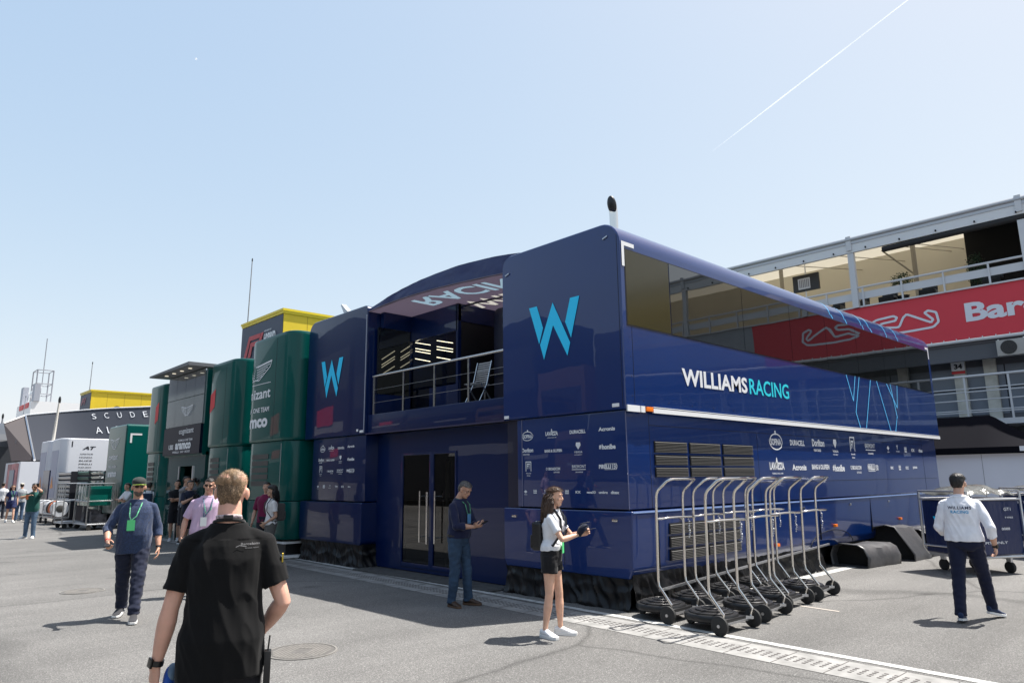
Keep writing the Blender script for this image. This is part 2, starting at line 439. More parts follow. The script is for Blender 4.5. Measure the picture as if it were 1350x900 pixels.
def sponsor_grid(cells, face, parent, dirn, name='sponsor_logo'):
    """cells: (kind, u centre, v centre, width)"""
    for kind, u, v, wd in cells:
        P = []
        s = lambda t, du, dv, w_, h_, **k: P.append(dict(t=t, u=u + dirn * (du - w_ / 2), v=v + dv - h_ / 2, w=w_, h=h_, dir=dirn, **k))
        if kind == 'SOFINA':
            P.extend(ringpoly(u, v, wd * .5, wd * .30, wd * .045)); s('SOFINA', 0, -0.005, wd * .8, wd * .24, bold=.035); s('8', 0, wd * .32, wd * .12, wd * .16, bold=.05)
        elif kind == 'LAVAZZA':
            s('LAVAZZA', 0, 0, wd, wd * .24, bold=.05); s('A', 0, wd * .12, wd * .22, wd * .3, bold=.05); s('TORINO, ITALIA, 1895', 0, -wd * .24, wd * .75, wd * .06)
        elif kind == 'DORILTON':
            s('Dorilton', 0, wd * .06, wd, wd * .26, bold=.04); s('VENTURES', -wd * .12, -wd * .2, wd * .6, wd * .09)
        elif kind == 'VERSA':
            P.append({'poly': [(u - wd * .2, v + wd * .42), (u + wd * .2, v + wd * .42), (u + wd * .24, v + wd * .2), (u, v - wd * .1), (u - wd * .24, v + wd * .2)]})
            s('VERSA', 0, -wd * .28, wd * .8, wd * .14, sp=1.2); s('INTEGRITY', 0, -wd * .48, wd * .75, wd * .06)
        elif kind == 'FT':
            P.append(rectp(u - wd * .25, v - wd * .12, wd * .06, wd * .55)); P.append(rectp(u + wd * .19, v - wd * .12, wd * .06, wd * .55)); P.append(rectp(u - wd * .25, v + wd * .43, wd * .5, wd * .06))
            s('FT', 0, .02 + wd * .12, wd * .26, wd * .34, bold=.04); s('financial', 0, -wd * .24, wd * .42, wd * .07); s('times', 0, -wd * .38, wd * .3, wd * .07)
        elif kind == 'BREMONT':
            s('BREMONT', 0, wd * .06, wd, wd * .17, bold=.01, sp=1.1); P.append(rectp(u - wd * .5, v - wd * .12, wd, wd * .035)); s('CHRONOMETERS', 0, -wd * .24, wd * .55, wd * .06)
        elif kind == 'PIRELLI':
            s('PIRELLI', -wd * .16, 0, wd * .64, wd * .17, bold=.05); s('150', wd * .36, 0, wd * .26, wd * .2, bold=.03); P.append(rectp(u - wd * .48, v + wd * .10, wd * .64, wd * .02)); P.append(rectp(u - wd * .48, v - wd * .13, wd * .64, wd * .02))
        elif kind == 'BROADCOM':
            P.extend(ringpoly(u - dirn * wd * .43, v, wd * .07, wd * .07, wd * .025, 12)); s('BROADCOM', wd * .08, 0, wd * .8, wd * .14, bold=.04); s('SOFTWARE', wd * .24, -wd * .17, wd * .4, wd * .07)
        elif kind == 'UMBRO':
            P.append({'poly': [(u - wd * .4, v), (u, v + wd * .25), (u + wd * .4, v), (u, v - wd * .25)]}); s('umbro', 0, -wd * .42, wd * .7, wd * .16)
        elif kind == 'BOX':
            P.append(rectp(u - wd * .4, v - wd * .3, wd * .8, wd * .16)); s('HH', 0, wd * .12, wd * .8, wd * .45, bold=.05)
        elif kind == 'GYM':
            s('Y', 0, wd * .12, wd * .4, wd * .4, bold=.04); P.append(rectp(u - wd * .45, v - wd * .3, wd * .9, wd * .05))
        elif kind == 'PP':
            s('#', -wd * .42, 0, wd * .15, wd * .2, bold=.04); s('honibe', wd * .09, 0, wd * .82, wd * .24, bold=.045)
        else:
            s(kind, 0, 0, wd, wd * (0.9 / max(3, len(kind)) + 0.06), bold=.04)
        lettering(P, face, M_logo, parent, name, proud=0.005)

def W_mark(ucx, vc, w_, h_, dirn, face, parent, m):
    A = [[(0, 1), (.163, 1), (.282, .577), (.198, .297)], [(.218, .277), (.485, 1.0), (.485, .587), (.292, 0)], [(.485, 1.0), (.807, .218), (.75, 0), (.485, .587)], [(.827, 1), (1, 1), (.827, .299), (.723, .595)]]
    P = [{'poly': [(ucx + dirn * (a - .5) * w_, vc + (b - .5) * h_) for a, b in q]} for q in A]
    return lettering(P, face, m, parent, 'team_emblem', proud=0.006)

def corner_bracket(face, u, v, L, t, dirn, parent):
    return lettering([rectp(min(u, u + dirn * L), v - t, L, t), rectp(min(u, u + dirn * t), v - L * 1.25, t, L * 1.25)], face, M_white, parent, 'corner_bracket', proud=0.007)

def skirt(pts, z0, z1, parent, seed=0, flare=0.12, name='ground_skirt', n=0.018):
    s = MB(); L = [0]
    for a, b in zip(pts[:-1], pts[1:]): L.append(L[-1] + math.dist(a, b))
    tot = L[-1]
    nu = max(8, int(tot / n)); nv = 22
    def f(u, v):
        d = u * tot
        for i in range(len(L) - 1):
            if d <= L[i + 1] + 1e-9: break
        q = (d - L[i]) / (L[i + 1] - L[i]); a, b = pts[i], pts[i + 1]
        x = a[0] + (b[0] - a[0]) * q; y = a[1] + (b[1] - a[1]) * q
        nx, ny = -(b[1] - a[1]), (b[0] - a[0]); l = math.hypot(nx, ny); nx /= -l; ny /= -l
        k = 1 - v
        w1 = noise.noise(Vector((d * 2.6 + seed, v * .8, seed))) * .05 + (.03 - abs(noise.noise(Vector((d * 7 + seed + v * 1.5, v * .8, 2)))) * .09) + noise.noise(Vector((d * 13 + v * 3, v * 3.5, 5 + seed))) * .012 - .035 * abs(math.sin(v * 6 + noise.noise(Vector((d * 1.5, 0, seed))) * 3)) * .6
        amp = min(1, k * 3 + .1)
        o = k * flare + w1 * amp
        z = z1 + (z0 - z1) * k + (noise.noise(Vector((d * 4, v * 3, 9 + seed))) * .03 if 0.02 < k < .97 else 0)
        return (x + nx * o, y + ny * o, max(z, 0.004))
    s.grid(nu, nv, f)
    return s.build(name, M_skirt, parent, smooth=True)

# ---- right trailer
t = thing('motorhome_trailer', 'large navy double-deck hospitality trailer with side window band, white and cyan lettering and vent grilles', 'motorhome', (X0, Y0, 0))
rt_ = t
XE = 21.3
m = MB(); m.prism(crown(Y0, 8.5, 2.66, 5.42, .34, .22), AXX, X0, XE); up_body = m.build('upper_body', M_paint, t, bevel=.035, seg=3, angle=60)
m = MB(); m.prism([(X0 - .001, 0)] * 0 + [(Y0 + .06, 1.30), (8.22, 1.30), (8.22, 2.655), (Y0 + .06, 2.655)], AXX, X0 + .05, XE - .25); m.build('middle_body', M_paint, t, bevel=.02, angle=60)
# lower flared body
m = MB(); m.prism([(Y0 + .05, .40), (Y0 - .005, .52), (Y0 - .03, 1.22), (Y0 - .03, 1.28), (8.5, 1.28), (8.5, .52), (8.45, .40)], AXX, X0, XE + .15); m.build('lower_body', M_paint, t, bevel=.03, seg=3, angle=20)
# light strip along ledge
m = MB(); m.box(X0 + .02, XE + .1, Y0 - .042, Y0 - .031, 1.255, 1.275); m.build('ledge_trim', mat('ledge_trim', (.25, .36, .62), .25), t)
# white rail under upper body
m = MB(); m.box(X0 + .02, X0 + .30, Y0 - .02, Y0 + .0, 2.63, 2.72); m.box(X0 + .33, X0 + .42, Y0 - .02, Y0, 2.63, 2.72); m.box(X0 + .62, XE - .02, Y0 - .022, Y0 + .0, 2.635, 2.70)
m.box(X0 + .62, XE - .02, Y0 - .022, Y0 + .0, 2.712, 2.722)
m.build('white_rail', M_white, t)
m = MB(); m.box(X0 + .45, X0 + .60, Y0 - .03, Y0, 2.65, 2.715); m.build('marker_light', M_orange, t, bevel=.006)
for xx, zz in ((11.7, .55), (14.1, .75), (17.6, .72)):
    m = MB(); m.box(xx, xx + .1, Y0 - .06, Y0 - .01, zz, zz + .05); m.build('marker_light', M_orange, t, bevel=.006)
# window band
m = MB(); m.box(7.90, 8.98, Y0 - .006, Y0 + .0, 3.87, 4.985); wb = m.build('window', M_glass_brown, t)
xs = [8.99, 11.2, 13.0, 14.6, 16.2, 17.8, 19.3, 21.12]
for a, b in zip(xs[:-1], xs[1:]):
    m = MB(); q = [(a + .006, 3.865), (b - .006, 3.865), (b - .006, 4.985), (a + .006, 4.985)]
    m.prism(q, SIDE(Y0), 0.0, 0.008); m.build('window', M_glass_dark, t)
m = MB()
m.box(7.885, 21.14, Y0 - .004, Y0 + .0, 4.985, 5.0); m.box(7.885, 21.14, Y0 - .004, Y0, 3.85, 3.865); m.box(7.88, 7.898, Y0 - .004, Y0, 3.85, 5.0)
m.build('window_trim', M_seam, t)
# panel seams
m = MB()
for x, a, b in ((8.37, 1.30, 2.60), (8.36, .5, 1.25), (11.49, 1.30, 2.45), (11.0, .5, 1.25), (16.0, .55, 1.25), (19.98, 1.3, 2.6), (13.5, .55, 1.25)):
    m.box(x, x + .008, Y0 - .032 if b < 1.3 else Y0 + .058, Y0 + .1, a, b)
m.box(8.37, 19.9, Y0 + .058, Y0 + .1, 2.46, 2.468); m.box(11.49, 20.9, Y0 + .058, Y0 + .1, 1.62, 1.628)
m.box(7.99, 7.995, Y0 - .003, Y0 + .05, 2.73, 3.85)
m.build('panel_seam', M_seam, t)
# vents
def vent(x0, x1, z0, z1, off):
    f = MB(); f.box(x0, x1, Y0 - off, Y0 + .1, z0, z1); v = f.build('vent_grille', M_black, rt_)
    s = MB(); z = z0 + .012
    while z < z1 - .01:
        s.bar((x0 + .01, Y0 - off - .004, z), (x1 - .01, Y0 - off - .004, z), .006, .016, (0, 1, .6)); z += .022
    s.build('louvre', M_grille, v, world=False) if False else link('louvre', s.mesh('louvre'), M_grille, v, True)
for (z0, z1) in ((2.08, 2.24), (1.90, 2.05), (1.73, 1.87)):
    for (a, b) in ((8.47, 9.30), (9.37, 10.25), (10.33, 11.30)): vent(a, b, z0, z1, -.045)
for (z0, z1) in ((.94, 1.09), (.76, .91), (.58, .73)):
    for (a, b) in ((8.62, 9.54), (9.61, 10.55)): vent(a, b, z0, z1, .04)
# side lettering
lettering([dict(t='WILLIAMS', u=9.20, v=3.10, w=1.98, h=.27, bold=.03, sp=1.02, slant=.02)], SIDE(Y0), M_logo, t)
lettering([dict(t='RACING', u=11.25, v=3.115, w=1.47, h=.275, bold=.015, sp=1.0, slant=.01)], SIDE(Y0), M_cyan2, t)
corner_bracket(SIDE(Y0), 7.82, 5.10, .30, .06, 1, t)
corner_bracket(SIDE(Y0), 21.22, 5.10, .25, .06, -1, t)
LN = [[(15.48, 3.83), (15.73, 3.3), (15.95, 3.84)], [(16.17, 3.84), (15.8, 3.05), (15.96, 2.74)], [(16.81, 3.83), (16.29, 2.74)], [(17.18, 3.84), (17.74, 2.74)], [(17.8, 3.83), (18.33, 3.3), (18.48, 3.84)], [(18.02, 3.84), (18.26, 3.06), (18.08, 2.74)]]
P = []
for l_ in LN: P += linepoly(l_, .028)
for (a, b) in (((14.98, 5.08), (15.06, 5.02)), ((15.72, 5.08), (15.79, 5.01)), ((16.68, 5.08), (16.73, 5.01)), ((17.12, 5.08), (17.23, 5.01)), ((18.13, 5.08), (18.16, 5.01)), ((18.86, 5.08), (18.91, 5.01))): P += linepoly([a, b], .03)
lettering(P, SIDE(Y0), mat('pale_cyan_vinyl', (.12, .55, .95), .4), t, 'outline_emblem')
# the outline runs on over the rounded roof edge
m = MB()
for x in (14.93, 15.68, 16.62, 17.05, 18.12, 18.84):
    for k in range(8):
        a0_, a1_ = R(180 - 78 * k / 8), R(180 - 78 * (k + 1) / 8); rr = .343
        q = [(Y0 + .34 + rr * math.cos(a), 5.08 + rr * math.sin(a)) for a in (a0_, a1_)]
        dx = -.02 * k; dx2 = -.02 * (k + 1)
        m.add([(x + dx, q[0][0], q[0][1]), (x + dx + .028, q[0][0], q[0][1]), (x + dx2 + .028, q[1][0], q[1][1]), (x + dx2, q[1][0], q[1][1])], [(0, 1, 2, 3)])
m.build('roof_outline', mat('pale_cyan_vinyl2', (.12, .55, .95), .4), t)
m = [('SOFINA', 12.17, 2.33, .50), ('DURACELL', 13.02, 2.33, .60), ('DORILTON', 13.92, 2.32, .55), ('VERSA', 14.70, 2.30, .34), ('FT', 15.58, 2.28, .50), ('BREMONT', 16.55, 2.32, .56), ('UMBRO', 17.63, 2.33, .2), ('GYM', 18.22, 2.33, .25), ('BOX', 18.77, 2.31, .2), ('KX', 19.3, 2.31, .22), ('dtex', 19.85, 2.31, .3),
     ('LAVAZZA', 12.15, 1.90, .55), ('Acronis', 13.02, 1.88, .58), ('BANG & OLUFSEN', 13.94, 1.89, .78), ('PP', 14.78, 1.87, .58), ('BROADCOM', 15.66, 1.88, .60), ('PIRELLI', 16.60, 1.88, .62), ('RBC', 17.75, 1.88, .18), ('BOX', 18.25, 1.88, .17), ('KX', 18.75, 1.88, .2), ('ponos', 19.3, 1.88, .3)]
sponsor_grid(m, SIDE(Y0 + .06), t, 1)
# front face graphics (facing the lane)
FX = FRONT(X0)
W_mark(7.31, 3.985, 1.08, .88, -1, FX, t, M_cyan)
FX2 = FRONT(X0 + .05)
m = [('SOFINA', 7.98, 2.385, .25), ('LAVAZZA', 7.455, 2.40, .26), ('DURACELL', 6.93, 2.40, .31), ('Acronis', 6.38, 2.41, .30), ('DORILTON', 7.985, 2.15, .25), ('BANG & OLUFSEN', 7.43, 2.14, .36), ('VERSA', 6.925, 2.16, .20), ('PP', 6.38, 2.16, .30),
     ('FT', 7.97, 1.87, .25), ('BROADCOM', 7.44, 1.87, .30), ('BREMONT', 6.92, 1.88, .27), ('PIRELLI', 6.38, 1.885, .34),
     ('UMBRO', 8.04, 1.53, .10), ('BOX', 7.83, 1.53, .09), ('GYM', 7.62, 1.53, .10), ('TM', 7.38, 1.53, .08), ('BOX', 7.17, 1.53, .09), ('KX', 6.95, 1.53, .10), ('nexa3D', 6.70, 1.53, .17), ('umbro', 6.48, 1.53, .16), ('dtex', 6.27, 1.53, .15)]
sponsor_grid(m, FX2, t, -1)
for (a_, b_, c_) in ((6.10, 6.22, 2.70), (8.36, 8.46, 2.68)): m = MB(); m.box(X0 - .012, X0 + .01, a_, b_, c_, c_ + .05); m.build('hinge_plate', M_white, t, bevel=.004)
m = MB(); m.box(X0 + .042, X0 + .05, 8.10, 8.115, 1.3, 2.65); m.box(X0 + .042, X0 + .05, 6.03, 6.04, 1.3, 2.65); m.build('panel_edge', mat('edge_line', (.12, .13, .22), .3), t)
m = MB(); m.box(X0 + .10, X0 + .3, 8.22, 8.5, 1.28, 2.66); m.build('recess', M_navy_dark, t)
for (yy, zz) in ((6.28, 5.18), (8.40, 5.08)):
    m = MB(); m.bar((X0 - .012, yy, zz), (X0 - .012, yy - .09, zz + .03), .02, .02); m.build('lifting_eye', M_alu, t, bevel=.003)
skirt([(8.44 * 0 + X0 + .02, 8.48), (X0 + .02, Y0 + .03)], 0, .44, t, 1, .05)
skirt([(X0 + .03, Y0 + .02), (13.6, Y0 + .05)], 0, .46, t, 5, .06)
# pale cable tray lying under the side
m = MB(); m.bar((8.1, 5.80, .26), (13.6, 5.88, .47), .03, .03); m.build('cable_tray', M_alu, t)
# dark undercarriage behind
m = MB(); m.box(8.0, 20.8, 6.35, 8.3, .15, .42); m.build('chassis', M_black, t)
for xx in (15.3, 16.7, 18.1):
    m = MB(); m.lathe([(.30, -.0), (.48, .02), (.5, .06), (.5, .25), (.3, .27)], 28, (xx, 6.12, .5), 'y'); m.build('wheel', M_rubber, t, smooth=True)
# wheel arch line on flared body
m = MB()
for k in range(12):
    a = R(180 * k / 12); b = R(180 * (k + 1) / 12)
    m.bar((14.0 - .95 * math.cos(a), Y0 - .02, .42 + .28 * math.sin(a)), (14.0 - .95 * math.cos(b), Y0 - .02, .42 + .28 * math.sin(b)), .012, .012)
m.build('arch_trim', M_seam, t)
# fixings: latches along the lower flap, rivets under the window band and along the front edge
for x in (8.9, 10.9, 12.8, 14.9, 17.0, 19.4):
    m = MB(); m.box(x, x + .09, Y0 - .046, Y0 - .028, 1.13, 1.17); m.build('latch', M_steel, t, bevel=.006)
m = MB()
for x in np.arange(8.2, 21.0, .62): m.ell((x, Y0 - .001, 2.80), (.009, .004, .009), 6, 4)
for z in np.arange(2.85, 5.0, .28): m.ell((7.94, Y0 - .001, z), (.008, .004, .008), 6, 4)
m.build('rivet', M_seam, t)
for (y, z) in ((6.2, 1.14), (7.2, 1.14), (8.2, 1.14)):
    m = MB(); m.box(X0 - .016, X0 - .0, y, y + .10, z, z + .035); m.build('latch', M_steel, t, bevel=.005)
m = MB(); m.box(X0 - .003, X0 + .01, 6.035, 6.041, 2.7, 5.2); m.build('front_seam', M_seam, t); m = MB(); m.box(X0 - .003, X0 + .01, 7.2, 7.206, .5, 1.26); m.build('front_seam', M_seam, t)
# exhaust chimney
m = MB(); c = (8.4, 6.55)
m.tube([(c[0], c[1], 5.3), (c[0], c[1], 5.80), (c[0] - .01, c[1] + .0, 5.90), (c[0] - .04, c[1], 6.0)], [.068, .068, .070, .074], 20); m.build('exhaust_pipe', M_chrome, t, smooth=True)
m = MB(); m.ell((c[0] - .06, c[1] - .02, 5.95), (.055, .080, .145), 20, 12, Matrix.Rotation(R(-14), 3, 'Y')); m.build('exhaust_mouth', M_black, t, smooth=True)

# ---- left trailer
t = thing('motorhome_trailer', 'navy double-deck trailer with cyan W emblem beside the green motorhomes', 'motorhome', (X0, 12.75, 0))
m = MB(); m.prism(crown(12.76, 15.36, 2.66, 5.42, .12, .28), AXX, X0, XE); m.build('upper_body', M_paint_shaded, t, bevel=.035, seg=3, angle=60)
m = MB(); m.box(X0 + .05, XE - .3, 12.76, 15.02, 1.30, 2.655); m.build('middle_body', M_paint_shaded, t, bevel=.02)
m = MB(); m.prism([(12.76, .50), (12.76, 1.28), (15.42, 1.28), (15.42, .52), (15.36, .44), (12.8, .44)], AXX, X0 - .02, XE); m.build('lower_body', M_paint_shaded, t, bevel=.03, seg=3, angle=20)
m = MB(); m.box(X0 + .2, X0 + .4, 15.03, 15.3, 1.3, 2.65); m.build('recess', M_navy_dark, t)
W_mark(14.2, 3.98, .98, .86, -1, FRONT(X0), t, M_cyan)
m = [('SOFINA', 14.56, 2.42, .23), ('LAVAZZA', 14.18, 2.43, .25), ('DURACELL', 13.76, 2.42, .28), ('Acronis', 13.35, 2.44, .28), ('DORILTON', 14.62, 2.17, .24), ('BANG & OLUFSEN', 14.2, 2.17, .34), ('VERSA', 13.77, 2.18, .18), ('PP', 13.34, 2.17, .28),
     ('FT', 14.62, 1.93, .24), ('BROADCOM', 14.2, 1.93, .28), ('BREMONT', 13.77, 1.93, .26), ('PIRELLI', 13.34, 1.93, .32)] + [(k, 14.72 - i * .27, 1.60, .11) for i, k in enumerate(('UMBRO', 'BOX', 'GYM', 'TM', 'KX', 'dtex'))]
sponsor_grid(m, FRONT(X0 + .05), t, -1)
corner_bracket(FRONT(X0), 12.86, 5.10, .0, .0, -1, t) if False else None
for (a_, b_, c_) in ((12.80, 12.93, 2.70), (13.0, 13.06, 2.73)): m = MB(); m.box(X0 - .012, X0 + .01, a_, b_, c_, c_ + .05); m.build('hinge_plate', M_white, t, bevel=.004)
m = MB(); m.box(X0 - .012, X0 - .0, 12.765, 12.785, 2.7, 5.2); m.build('edge_trim', mat('edge_trim', (.3, .33, .42), .3), t)
skirt([(X0 + .02, 15.36), (X0 + .02, 12.74), (8.2, 12.74)], 0, .46, t, 11, .04)
m = MB(); m.tube([(8.4, 14.6, 5.3), (8.4, 14.6, 5.62), (8.38, 14.62, 5.68)], [.07, .07, .08], 16); m.build('exhaust_pipe', M_chrome, t, smooth=True)
m = MB(); m.prism([(14.50, 5.62), (14.72, 5.62), (14.92, 5.90), (14.88, 5.92)], FRONT(8.4), -.06, .06); m.build('exhaust_cowl', M_alu, t)

# ---- entrance and balcony between the trailers
t = thing('entrance_module', 'dark blue glazed entrance with balcony above between the two navy trailers', 'entrance building', (8.1, 10.6, 0))
XC = 8.12
m = MB()
m.box(XC, XC + .12, 11.86, 12.76, .10, 2.66); m.box(XC, XC + .12, 8.3, 10.12, .10, 2.66); m.box(XC, XC + .12, 10.12, 11.86, 2.24, 2.66)
m.box(XC, XC + .14, 8.3, 12.76, .03, .0999)
m.build('lower_wall', M_paint_shaded, t)
m = MB(); m.box(7.85, XC + .1, 8.50, 12.75, 2.67, 3.06); m.build('balcony_parapet', M_paint_shaded, t, bevel=.012)
m = MB(); m.box(7.80, 7.85, 8.50, 12.75, 2.655, 2.675); m.build('parapet_trim', mat('parapet_trim', (.05, .045, .10), .3), t)
m = MB(); m.box(XC + .1, 20, 8.5, 12.76, 2.80, 3.0); m.build('balcony_floor', mat('deck', (.10, .095, .09), .7), t)
m = MB(); m.box(XC - .02, XC + .02, 10.12, 10.16, .10, 2.24); m.box(XC - .02, XC + .02, 10.80, 10.93, .10, 2.24); m.box(XC - .02, XC + .02, 11.80, 11.86, .10, 2.24)
m.box(XC - .019, XC + .019, 10.16, 11.80, 2.20, 2.24); m.box(XC - .019, XC + .019, 10.16, 11.80, .10, .18)
m.build('door_frame', M_paint_shaded, t, bevel=.004)
def glassmat(name, tint, w_):
    m = bpy.data.materials.new(name); m.use_nodes = True; n = m.node_tree.nodes; l = m.node_tree.links
    n.remove(n['Principled BSDF'])
    g = n.new('ShaderNodeBsdfGlossy'); g.inputs['Roughness'].default_value = 0.01
    tr = n.new('ShaderNodeBsdfTransparent'); tr.inputs[0].default_value = tint
    fr = n.new('ShaderNodeFresnel'); fr.inputs[0].default_value = w_; pass
    mx = n.new('ShaderNodeMixShader'); l.new(fr.outputs[0], mx.inputs[0]); l.new(tr.outputs[0], mx.inputs[1]); l.new(g.outputs[0], mx.inputs[2])
    l.new(mx.outputs[0], n['Material Output'].inputs[0]); return m
M_pane = glassmat('tinted_pane', (.25, .27, .26, 1), 1.8)
for (a, b, hs) in ((10.16, 10.80, 10.66), (10.93, 11.80, 11.13)):
    m = MB(); m.add([(XC, b, .18), (XC, a, .18), (XC, a, 2.20), (XC, b, 2.20)], [(0, 1, 2, 3)]); dr = m.build('door', M_pane, t)
    m = MB(); m.tube([(XC - .09, hs, .58), (XC - .09, hs, 1.52)], .016, 12)
    m.tube([(XC - .09, hs, .68), (XC - .0, hs, .68)], .009, 8); m.tube([(XC - .09, hs, 1.42), (XC, hs, 1.42)], .009, 8)
    link('door_handle', m.mesh('door_handle', smooth=True), M_steel, dr, True)
# middle handle on the leaf edge
m = MB(); m.tube([(XC - .09, 10.90, .56), (XC - .09, 10.90, 1.50)], .022, 12); m.tube([(XC - .09, 10.90, .68), (XC - .0, 10.90, .68)], .01, 8); m.tube([(XC - .09, 10.90, 1.42), (XC, 10.90, 1.42)], .01, 8)
m.build('door_handle', M_steel, t, smooth=True)
for o_ in bpy.data.objects:
    if o_.name.startswith('door') and o_.type == 'MESH' and len(o_.data.polygons) == 1 and o_.data.polygons[0].normal.x > 0: o_.data.flip_normals()
# lobby interior behind the doors
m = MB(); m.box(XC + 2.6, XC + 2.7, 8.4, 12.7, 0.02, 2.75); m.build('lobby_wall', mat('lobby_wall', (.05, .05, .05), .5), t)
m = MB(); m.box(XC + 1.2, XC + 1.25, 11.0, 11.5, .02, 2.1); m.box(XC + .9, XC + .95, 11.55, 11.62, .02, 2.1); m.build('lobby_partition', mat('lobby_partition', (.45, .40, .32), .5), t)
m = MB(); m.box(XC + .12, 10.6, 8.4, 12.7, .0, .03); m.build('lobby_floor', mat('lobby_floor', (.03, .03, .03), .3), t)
# threshold boards
m = MB()
for k in range(5): m.box(XC - .55 + k * .11, XC - .45 + k * .11, 8.6, 12.7, .003, .02 + k * .0)
m.build('threshold_board', mat('deck_boards', (.07, .068, .065), .7, var=.3, vscale=6), t)
# balcony railing
m = MB(); XR = 7.88
m.tube([(XR, 12.62, 3.855), (XR, 8.52, 3.855)], .026, 12)
for yy in (12.58, 11.51, 10.50, 9.50): m.box(XR - .012, XR + .012, yy - .024, yy + .024, 3.06, 3.84)
m.build('railing', M_steel, t, smooth=True)
m = MB()
for zz in (3.30, 3.57): m.tube([(XR, 12.60, zz), (XR, 8.52, zz)], .004, 6)
m.build('railing_wire', M_alu, t)
# second short rail further back
m = MB(); XQ = 9.2
m.tube([(XQ, 10.6, 3.75), (XQ, 9.42, 3.75)], .022, 10)
for yy in (10.58, 9.44): m.box(XQ - .012, XQ + .012, yy - .02, yy + .02, 3.0, 3.74)
m.build('inner_railing', M_steel, t)
# upstairs cabin
m = MB(); m.box(8.1, 8.82, 12.62, 12.74, 4.93, 5.30); m.box(8.82, 8.9, 11.0, 12.74, 4.72, 5.28); m.box(8.82, 8.9, 10.98, 11.04, 3.0, 5.28); m.box(8.82, 8.9, 12.68, 12.74, 3.0, 4.8)
m.box(8.83, 12.5, 10.98, 11.06, 4.92, 5.28); m.box(7.95, 8.82, 12.62, 12.74, 3.0, 3.5)
m.box(8.83, 8.9, 11.04, 11.95, 3.0, 3.62)
m.build('cabin_frame', M_paint_shaded, t)
M_dk0 = None
M_dk = mat('dark_interior', (.012, .012, .015), .5)
m = MB(); m.box(8.0, 8.8, 12.64, 12.70, 3.5, 4.93); m.build('cabin_window', M_glass_dark, t)
m = MB(); m.add([(8.85, 11.96, 3.62), (8.85, 11.04, 3.62), (8.85, 11.04, 4.72), (8.85, 11.96, 4.72)], [(0, 1, 2, 3)]); m.add([(8.85, 12.68, 3.05), (8.85, 11.96, 3.05), (8.85, 11.96, 4.72), (8.85, 12.68, 4.72)], [(0, 1, 2, 3)]); m.build('cabin_glazing', glassmat('cabin_pane', (.72, .74, .72, 1), 1.5), t)
gz = [o_ for o_ in t.children if o_.name.startswith('cabin_glazing')][0]
if gz.data.polygons[0].normal.x > 0: gz.data.flip_normals()
m = MB(); m.box(8.92, 12.4, 11.0, 11.05, 3.0, 4.92); m.build('cabin_side_wall', M_dk, t)
m = MB(); m.box(11.4, 11.5, 11.05, 12.7, 3.0, 5.2); m.build('cabin_back_wall', M_dk, t)
M_strip = mat('strip_light', (1.0, .90, .68), .5, emit=1.6)
m = MB()
for z in (4.71, 4.58, 4.52, 4.35):
    m.bar((8.94, 12.62, z), (8.94, 12.08, z - .13), .014, .016, (1, 0, 0)); m.bar((8.94, 11.84, z - .07), (8.94, 11.30, z - .20), .014, .016, (1, 0, 0))
m.build('strip_light', M_strip, t)
m = MB(); m.box(12.4, 12.5, 8.6, 11.0, 3.0, 5.2); m.build('terrace_back_wall', M_dk, t)
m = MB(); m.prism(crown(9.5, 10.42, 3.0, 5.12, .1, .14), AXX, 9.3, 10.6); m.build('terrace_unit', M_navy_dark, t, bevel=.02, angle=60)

# canopy
def zl(y):   # underside
    s_ = (12.82 - y) / (12.82 - 8.0); s_ = max(0, min(1, s_)); return 5.26 + .10 * math.sin(math.pi * s_ ** .8) - .14 * s_
def zt(y):
    s_ = (12.95 - y) / (12.95 - 7.9); return 5.30 + .10 * s_ + .26 * math.sin(math.pi * s_) ** .8
t = thing('canopy', 'arched navy fabric canopy over the balcony with lettering showing through the underside', 'canopy', (X0, 10.5, 5.2))
m = MB()
def cf(u, v):
    y = 12.95 + (7.9 - 12.95) * u
    k = noise.noise(Vector((y * 2.2, v * 1.2, 3))) * .03 + noise.noise(Vector((y * 6 + v * 5, v * 3, 7))) * .012
    return (7.85 + k * .6, y, zl(min(y, 12.8)) * (1 - v) + zt(y) * v)
m.grid(60, 8, cf); m.build('front_valance', mat('canopy_cloth', (.012, .025, .11), .45, bump=.3, bscale=6, bdist=.02), t, smooth=True)
def cloth_mat():
    m = bpy.data.materials.new('canopy_liner'); m.use_nodes = True; n = m.node_tree.nodes; l = m.node_tree.links
    b = n['Principled BSDF']; b.inputs['Base Color'].default_value = (.16, .13, .19, 1); b.inputs['Roughness'].default_value = .8
    tr = n.new('ShaderNodeBsdfTranslucent'); tr.inputs[0].default_value = (.27, .235, .33, 1)
    mx = n.new('ShaderNodeMixShader'); mx.inputs[0].default_value = .5
    l.new(b.outputs[0], mx.inputs[1]); l.new(tr.outputs[0], mx.inputs[2]); l.new(mx.outputs[0], n['Material Output'].inputs[0]); return m
m = MB()
for x in (9.05, 10.4, 11.9, 13.4):
    m.tube([(x, 12.82 - 4.6 * k / 20, zl(12.82 - 4.6 * k / 20) - .03) for k in range(21)], .022, 8)
m.build('canopy_rib', mat('canopy_rib', (.05, .05, .08), .5), t, smooth=True)
def ceil(u, v, w_):   # u along -y, v along +x
    return (v, u, zl(u) + w_)
